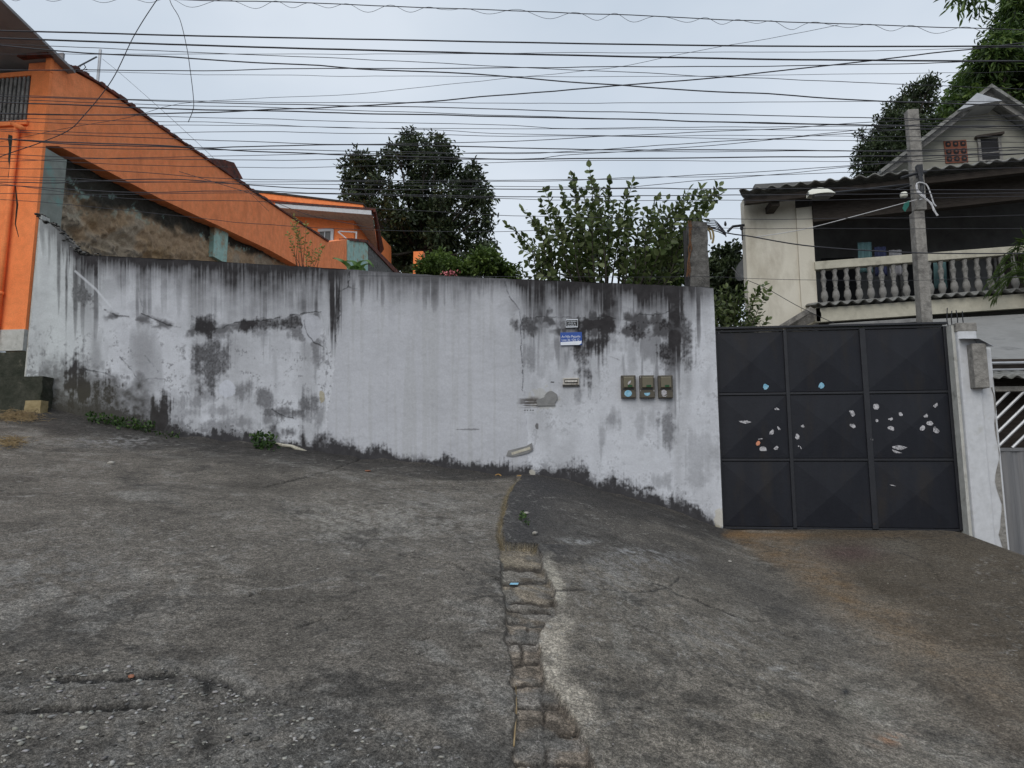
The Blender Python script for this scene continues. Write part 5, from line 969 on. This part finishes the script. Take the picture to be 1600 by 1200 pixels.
# ------------------------------------------------------------------ vegetation
def leaves(C, D, length, width, tone, droop=0):
    n = len(C); D = D / (np.linalg.norm(D, axis=1)[:, None] + 1e-9); D[:, 2] -= droop; D = D / (np.linalg.norm(D, axis=1)[:, None] + 1e-9)
    R = RS.normal(size=(n, 3)); R[:, 2] += .9 * np.sign(RS.rand(n) + .3); S_ = np.cross(D, R); S_ /= np.linalg.norm(S_, axis=1)[:, None] + 1e-9; N_ = np.cross(S_, D)
    L = (length * RS.uniform(.65, 1.15, n))[:, None]; Wd = (width * RS.uniform(.7, 1.15, n))[:, None]
    V = np.stack([C, C + D * L * .35 + S_ * Wd * .5 + N_ * Wd * .14, C + D * L * .72 + S_ * Wd * .40 + N_ * Wd * .12, C + D * L - N_ * L * .08, C + D * L * .72 - S_ * Wd * .40 + N_ * Wd * .12, C + D * L * .35 - S_ * Wd * .5 + N_ * Wd * .14], 1).reshape(-1, 3)
    b = (np.arange(n) * 6)[:, None]; Fq = np.concatenate([b + [0, 1, 2, 3], b + [0, 3, 4, 5]])
    return V, Fq, np.repeat(np.clip(tone, 0, 1), 6)
def crown(parent, blobs, mat, count, length, width, droop=.25, clump=9, squash=.8, name='crown'):
    W_ = np.array([b[3] ** 2 for b in blobs]); W_ = W_ / W_.sum(); Cs = []; Ds = []; Ts = []
    for b, wgt in zip(blobs, W_):
        m = max(3, int(count * wgt / clump)); c = np.array(b[:3]); r = b[3]
        d = RS.normal(size=(m, 3)); d /= np.linalg.norm(d, axis=1)[:, None]; rad = r * RS.uniform(.1, 1.25, m) ** .6; q = c + d * rad[:, None] * [1, 1, squash]
        tn = RS.uniform(.1, .8, m)
        for k in range(m):
            dd = RS.normal(size=(clump, 3)) * .75 + d[k]; Cs.append(q[k] + RS.normal(size=(clump, 3)) * length * .45); Ds.append(dd); Ts.append(tn[k] + RS.normal(size=clump) * .16)
    V, Fq, T = leaves(np.concatenate(Cs), np.concatenate(Ds), length, width, np.concatenate(Ts), droop)
    return npmesh(name, V, Fq, mat, parent, tone=T)
def trunk(parent, base, blobs, r, mid=None, name='trunk', every=1, n=7):
    base = np.array(base, float); mid = np.array(mid if mid is not None else base + [0, 0, 2.]); mb = MB()
    pth = [base, base * .5 + mid * .5 + [r * .5, 0, 0], mid]; mb.tube(pth, [r * 1.25, r, r * .8], n + 2)
    for b in blobs[::every]:
        c = np.array(b[:3]); k = c * .5 + mid * .5 + RS.normal(size=3) * .12 * b[3]; k[2] -= .1 * np.linalg.norm(c - mid)
        mb.tube([mid - [0, 0, r], k, c], [r * .55, r * .33, r * .10], 5)
        for _ in range(3):
            e = c + RS.normal(size=3) * b[3] * .6; mb.tube([k * .4 + c * .6, e], [r * .16, r * .04], 4)
    return mb.build(name, M['bark'], parent, smooth=True)
def blobs_px(lst, y, spread=0):
    out_ = []
    for x, yy, r in lst:
        p = onY(x, yy, y + RS.uniform(-spread, spread)); s = scale_at(p); out_.append((*p, r * s))
    return out_
def tree(name, label, cat, lst, y, base_px, mid_px, mat, count, length, width, r, spread, droop=.25, every=1, group=None, squash=.85, clump=9, baseZ=None):
    B = blobs_px(lst, y, spread); bb = onY(*base_px, y); 
    bb[2] = baseZ if baseZ is not None else float(zbase(np.array([bb[0]]), np.array([bb[1]]))[0])
    o = thing(name, label, cat, bb, group); trunk(o, bb, B, r, onY(*mid_px, y), every=every); crown(o, B, M[mat], count, length, width, droop, clump, squash); return o
tree('evergreen_tree', 'large dark evergreen tree standing behind the far orange house', 'tree',
     [(546, 262, 12), (562, 250, 13), (580, 262, 15), (555, 285, 16), (590, 285, 14), (572, 305, 17), (548, 308, 12), (600, 250, 11), (612, 300, 12), (545, 330, 9), (590, 325, 15),
      (640, 216, 12), (622, 236, 13), (652, 232, 15), (640, 250, 14), (610, 262, 8), (664, 250, 13), (690, 222, 10), (684, 240, 13), (702, 244, 11), (672, 214, 6),
      (655, 280, 17), (682, 272, 16), (706, 268, 15), (722, 285, 15), (738, 262, 9), (745, 285, 13), (755, 308, 13), (735, 315, 16), (700, 305, 18), (668, 312, 18), (640, 300, 14), (758, 335, 11), (766, 352, 8),
      (622, 335, 17), (602, 350, 15), (650, 345, 17), (690, 340, 15), (722, 345, 15), (745, 362, 13), (586, 365, 14), (610, 378, 16), (592, 395, 16), (625, 402, 18), (648, 382, 13), (672, 402, 18), (700, 385, 14), (728, 385, 15), (752, 392, 13), (770, 385, 8), (705, 412, 18), (735, 412, 16), (590, 418, 16), (660, 430, 20), (655, 360, 24), (625, 365, 20), (690, 365, 22), (665, 330, 22), (640, 410, 22), (690, 400, 20)],
     37, (655, 470), (657, 385), 'leaf_dark', 24000, .36, .13, .26, 2.2, baseZ=7, clump=7, every=2)
def twiggy(name, label, cat, root_px, tips, y, mat, leaf_l, leaf_w, r, spread, pair=.055, side=2, start=.35, group=None, leaf_droop=.1):
    root = onY(*root_px, y); foot = root.copy(); foot[2] = float(zbase(np.array([root[0]]), np.array([root[1]]))[0]) - .05; o = thing(name, label, cat, foot, group); mb = MB(); mb.tube([foot, (foot + root) / 2 + [.03, 0, 0], root], [r * 2, r * 1.7, r * 1.3], 7); C = []; D = []; T = []
    for tx, ty in tips:
        yy = y + random.uniform(-spread, spread); tip = onY(tx, ty, yy); v = tip - root
        m1 = root + v * .4 + np.array([v[0] * .18, (yy - y) * .3, -abs(v[2]) * .10]) + RS.normal(size=3) * .05
        pth = smooth_path([root, m1, root + v * .75 + RS.normal(size=3) * .03, tip], .08); nP = len(pth)
        mb.tube(pth, list(np.linspace(r, r * .15, nP)), 5)
        acc = 0; 
        seglen = np.linalg.norm(np.diff(pth, axis=0), axis=1); tot = seglen.sum(); s = start * tot; cum = np.r_[0, np.cumsum(seglen)]; flip = 0
        while s < tot:
            p = np.array([np.interp(s, cum, pth[:, k]) for k in range(3)]); q = np.array([np.interp(min(tot, s + .03), cum, pth[:, k]) for k in range(3)]); d = q - p; d /= np.linalg.norm(d) + 1e-9
            sd = np.cross(d, RS.normal(size=3)); sd /= np.linalg.norm(sd) + 1e-9
            for g in (1, -1)[:side]: C.append(p); D.append(sd * g * .9 + d * .55 + [0, 0, .1 - leaf_droop]); T.append(random.uniform(.15, .95))
            s += pair * random.uniform(.7, 1.4)
        C.append(tip); D.append(v / (np.linalg.norm(v) + 1e-9)); T.append(.8)
    mb.build('stems', M['bark'], o, smooth=True)
    V, Fq, tt = leaves(np.array(C), np.array(D), leaf_l, leaf_w, np.array(T)); npmesh('leaves', V, Fq, M[mat], o, tone=tt); return o
tips = [(793, 352), (805, 372), (817, 326), (830, 340), (852, 300), (846, 318), (862, 325), (878, 300), (893, 274), (899, 290), (884, 318), (921, 262), (926, 285), (910, 300), (918, 320), (936, 300), (952, 286), (948, 305), (960, 318), (988, 286), (978, 305), (968, 325), (996, 312), (990, 335), (1008, 330), (1026, 314), (1020, 335), (1042, 312), (1036, 330), (1060, 320), (1076, 298), (1070, 315), (1096, 296), (1090, 312), (1124, 291), (1112, 305), (1108, 328), (1100, 340), (1080, 340), (1068, 355), (1055, 345), (1050, 370), (1030, 360), (1010, 360), (1072, 375), (985, 360), (970, 350), (955, 350), (940, 335), (925, 345), (905, 345), (890, 345), (872, 350), (856, 352), (840, 362), (826, 372), (815, 390), (835, 385), (862, 395), (842, 405), (826, 412), (880, 385), (910, 378), (930, 372), (900, 405), (868, 430), (890, 428), (845, 428), (815, 428), (920, 415), (905, 330), (930, 320), (870, 335), (838, 350), (1130, 300)]
twiggy('guava_tree', 'broad leaved shrub tree rising over the right half of the wall', 'tree', (945, 500), tips, 11.2, 'leaf_guava', .145, .098, .022, .8, pair=.08, start=.44)
twiggy('garden_shrub', 'bright green shrub between the wall end and the cream house', 'shrub', (1128, 560), [(1118, 470), (1125, 455), (1135, 450), (1150, 455), (1140, 470), (1160, 462), (1165, 448), (1185, 450), (1195, 445), (1200, 456), (1172, 470), (1190, 492), (1200, 500), (1185, 505), (1175, 495), (1160, 485), (1145, 490), (1130, 485), (1120, 490), (1150, 475), (1118, 505), (1135, 505), (1150, 510), (1165, 510)], 10.6, 'leaf_guava', .11, .055, .014, .25, pair=.05)
for lab, lst, cnt, y in (('low green bush beside the slim orange post behind the wall', [(672, 415, 18), (690, 408, 16), (665, 425, 14), (708, 420, 16)], 2600, 12.5), ('low green bush left of the broad leaved shrub tree', [(755, 410, 20), (775, 420, 18), (740, 425, 16), (765, 398, 12), (795, 428, 16), (722, 428, 14)], 3400, 12.2)):
    tree('garden_bush', lab, 'bush', lst, y, (lst[0][0], 470), (lst[0][0], 440), 'leaf_mid', cnt, .10, .045, .03, .3, group='bushes behind the wall')
tree('dark_garden_tree', 'dark leafy tree behind the post stub at the wall end', 'tree', [(1010, 425, 26), (1035, 410, 26), (1060, 400, 24), (1050, 430, 30), (1020, 440, 20), (1000, 440, 14)], 16, (1030, 520), (1030, 460), 'leaf_mango', 4200, .17, .07, .08, .6)
tree('dark_garden_tree', 'dark leafy tree left of the satellite dish beyond the gate', 'tree', [(1135, 405, 22), (1120, 430, 26), (1150, 425, 22), (1145, 395, 14), (1130, 455, 30), (1155, 460, 24), (1125, 485, 26)], 18, (1135, 540), (1135, 470), 'leaf_dark', 5200, .17, .07, .08, .6)
tree('mango_tree', 'huge bright green mango tree towering behind the gabled house', 'tree', [(1640, -60, 50), (1605, 10, 38), (1580, 45, 30), (1620, 60, 48), (1560, 85, 26), (1590, 110, 40), (1535, 118, 24), (1520, 140, 26), (1555, 145, 34), (1500, 165, 26), (1485, 190, 26), (1468, 215, 20), (1510, 190, 30), (1600, 150, 45), (1660, 60, 60), (1690, 140, 70), (1660, 190, 50), (1485, 228, 22), (1560, 185, 36), (1690, -60, 60), (1455, 225, 14), (1620, 200, 40), (1540, 165, 28), (1550, 100, 30), (1528, 128, 28), (1498, 172, 28), (1478, 200, 26), (1520, 165, 30), (1462, 235, 20), (1570, 70, 30)],
     22, (1600, 420), (1590, 200), 'leaf_mango', 40000, .27, .072, .35, 1.8, droop=.7, every=2, baseZ=4)
tree('feathery_tree', 'dark small leaved tree left of the mango behind the concrete post', 'tree', [(1432, 140, 12), (1418, 155, 14), (1400, 175, 18), (1450, 135, 12), (1440, 165, 18), (1385, 195, 16), (1412, 200, 26), (1370, 215, 14), (1355, 235, 14), (1385, 235, 26), (1420, 235, 28), (1350, 258, 16), (1375, 262, 20), (1445, 200, 16), (1462, 125, 8), (1400, 260, 26), (1345, 212, 6)],
     20.5, (1410, 420), (1410, 240), 'leaf_dark', 12000, .15, .05, .16, 1.0, baseZ=4)
tree('overhanging_branch', 'small dark leafy branch tip hanging in at the top right of the sky', 'branch', [(1508, 2, 12), (1522, 10, 9), (1500, -14, 14), (1530, -6, 9), (1515, -40, 22)], 9, (2000, 300), (1640, -190), 'leaf_mango', 420, .14, .032, .06, .1, droop=.9)
twiggy('yellow_sapling', 'spindly sapling with yellowish leaves before the orange side wall', 'sapling', (472, 440), [(460, 338), (455, 352), (462, 360), (450, 365), (478, 350), (470, 370), (455, 380), (485, 380), (492, 392), (500, 385), (482, 400), (490, 405), (505, 388)], 11, 'leaf_yellow', .075, .035, .008, .15, pair=.06, start=.66)
bn = thing('banana_plant', 'low banana plant with broad leaves just over the wall top', 'plant', onY(560, 450, 10.6)); 
p_ = onY(556, 442, 10.6); MB().tube([(p_[0], p_[1], float(zbase(np.array([p_[0]]), np.array([p_[1]]))[0])), p_], [.09, .05], 8).build('stem', M['leaf_banana'], bn)
for pts in ([(556, 440), (545, 418), (532, 408), (520, 404)], [(556, 440), (556, 415), (548, 409), (540, 409)], [(556, 440), (566, 418), (578, 413), (583, 418)], [(556, 440), (560, 414), (572, 408), (580, 414)], [(556, 440), (550, 420), (560, 416), (570, 424)]):
    P_ = smooth_path([onY(a, b, 10.6 + random.uniform(-.15, .15)) for a, b in pts], .03); n = len(P_); mb = MB()
    for i, q in enumerate(P_):
        wq = .075 * math.sin(math.pi * min(1, (.05 + i / n * .95))) ** .6 + .004; sd = np.array([.25, .9, .35]); mb.v += [tuple(q - sd * wq + [0, 0, .02]), tuple(q), tuple(q + sd * wq + [0, 0, .02])]
    mb.f = [(i * 3 + k, i * 3 + k + 1, i * 3 + k + 4, i * 3 + k + 3) for i in range(n - 1) for k in (0, 1)]
    npmesh('leaf', np.array(mb.v), mb.f, M['leaf_banana'], bn, smooth=True, tone=RS.uniform(.3, .9, len(mb.v)))
sp = [onY(703 + random.gauss(0, 6), 428 + random.gauss(0, 2.5), 11.9 + random.uniform(-.1, .1)) for _ in range(40)]
V, Fq, T = leaves(np.array(sp), RS.normal(size=(40, 3)), .05, .05, RS.rand(40)); tag(npmesh('flower_cluster', V, Fq, M['pinkm']), 'small cluster of pink flowers just above the wall top', 'flowers')
def weed(px0, px1, py0, py1, n, lab, l=.06, h=.12):
    C = []; D = []; 
    for _ in range(n):
        t = random.random(); g = gpt(px0 + (px1 - px0) * t + random.gauss(0, 3), py0 + (py1 - py0) * t + random.gauss(0, 2)); C.append(g + [0, 0, random.random() * h]); D.append(RS.normal(size=3) + [0, -.4, .5])
    V, Fq, T = leaves(np.array(C), np.array(D), l, l * .5, RS.rand(n)); tag(npmesh('weed', V, Fq, M['leaf_weed'], tone=T), lab, 'weed')
weed(138, 240, 658, 676, 320, 'long low strip of green weeds at the foot of the mouldy wall', .065, .13)
weed(394, 428, 697, 703, 170, 'round green weed growing at the wall foot beside broken plaster', .075, .2)
weed(812, 826, 806, 822, 50, 'tiny green weed at the head of the brick gutter', .04, .05)
weed(244, 278, 680, 684, 40, 'few small weeds right of the long strip of weeds', .05, .06)
for cx, cy, rx, n, lab in ((28, 655, 34, 420, 'heap of dry straw below the mossy footing'), (18, 697, 20, 160, 'small tuft of dry straw at the left edge of the concrete')):
    mb = MB(); 
    for _ in range(n):
        g = gpt(cx + random.gauss(0, rx * .5), cy + random.gauss(0, 4)); a = random.random() * 6.28; l = random.uniform(.08, .22); e = np.array([math.cos(a) * l, math.sin(a) * l * .5, random.uniform(0, .06)])
        mb.tube([g + [0, 0, .01 + random.random() * .06], g + e * .5 + [0, 0, .05], g + e + [0, 0, .02]], [.003, .003, .001], 3)
    tag(mb.build('straw_heap', M['straw']), lab, 'straw')
mb = MB(); mb.tube([gpt(a, b) + [0, 0, .006] for a, b in ((806, 1075), (807, 1110), (805, 1140), (803, 1168))], .004, 5); tag(mb.build('dry_twig', M['straw'], smooth=True), 'thin pale twig lying along the left edge of the gutter', 'twig')
p = gpt(803, 916); tag(MB().prism([p + [-.03, -.012, .012], p + [.03, -.015, .014], p + [.034, .008, .02], p + [-.025, .012, .018]], (0, 0, .004)).build('wrapper', M['stickb']), 'small pale blue wrapper lying in the brick gutter', 'litter')

pm_ = thing('potted_palm', 'green palm with arching fronds on the balcony edge at the far right', 'palm', onY(1640, 470, 13.2))
for ex, ey in ((1545, 428), (1552, 455), (1560, 405), (1575, 392), (1600, 385), (1548, 440), (1640, 380), (1690, 410), (1720, 440)):
    P_ = smooth_path([onY(1640, 470, 13.2), onY((1640 + ex) / 2, min(ey, 440) - 18, 13.2 + random.uniform(-.3, .3)), onY(ex, ey + 10, 13.1 + random.uniform(-.4, .3))], .05)
    C = []; D = []; mb = MB(); mb.tube(P_, .012, 4)
    for i in range(3, len(P_)):
        d = P_[i] - P_[i - 1]; d /= np.linalg.norm(d) + 1e-9
        for g in (1, -1): C.append(P_[i]); D.append(d * .8 + np.cross(d, [0, .5, .8]) * g + [0, 0, -.25])
    V, Fq, T = leaves(np.array(C), np.array(D), .26, .022, RS.rand(len(C))); b0 = len(mb.v); vv_ = np.concatenate([np.array(mb.v), V]); ff_ = [tuple(f) for f in mb.f] + [tuple(int(k) + b0 for k in f) for f in Fq]
    npmesh('frond', vv_, ff_, M['leaf_mid'], pm_, tone=np.r_[np.full(b0, .3), T * .6])
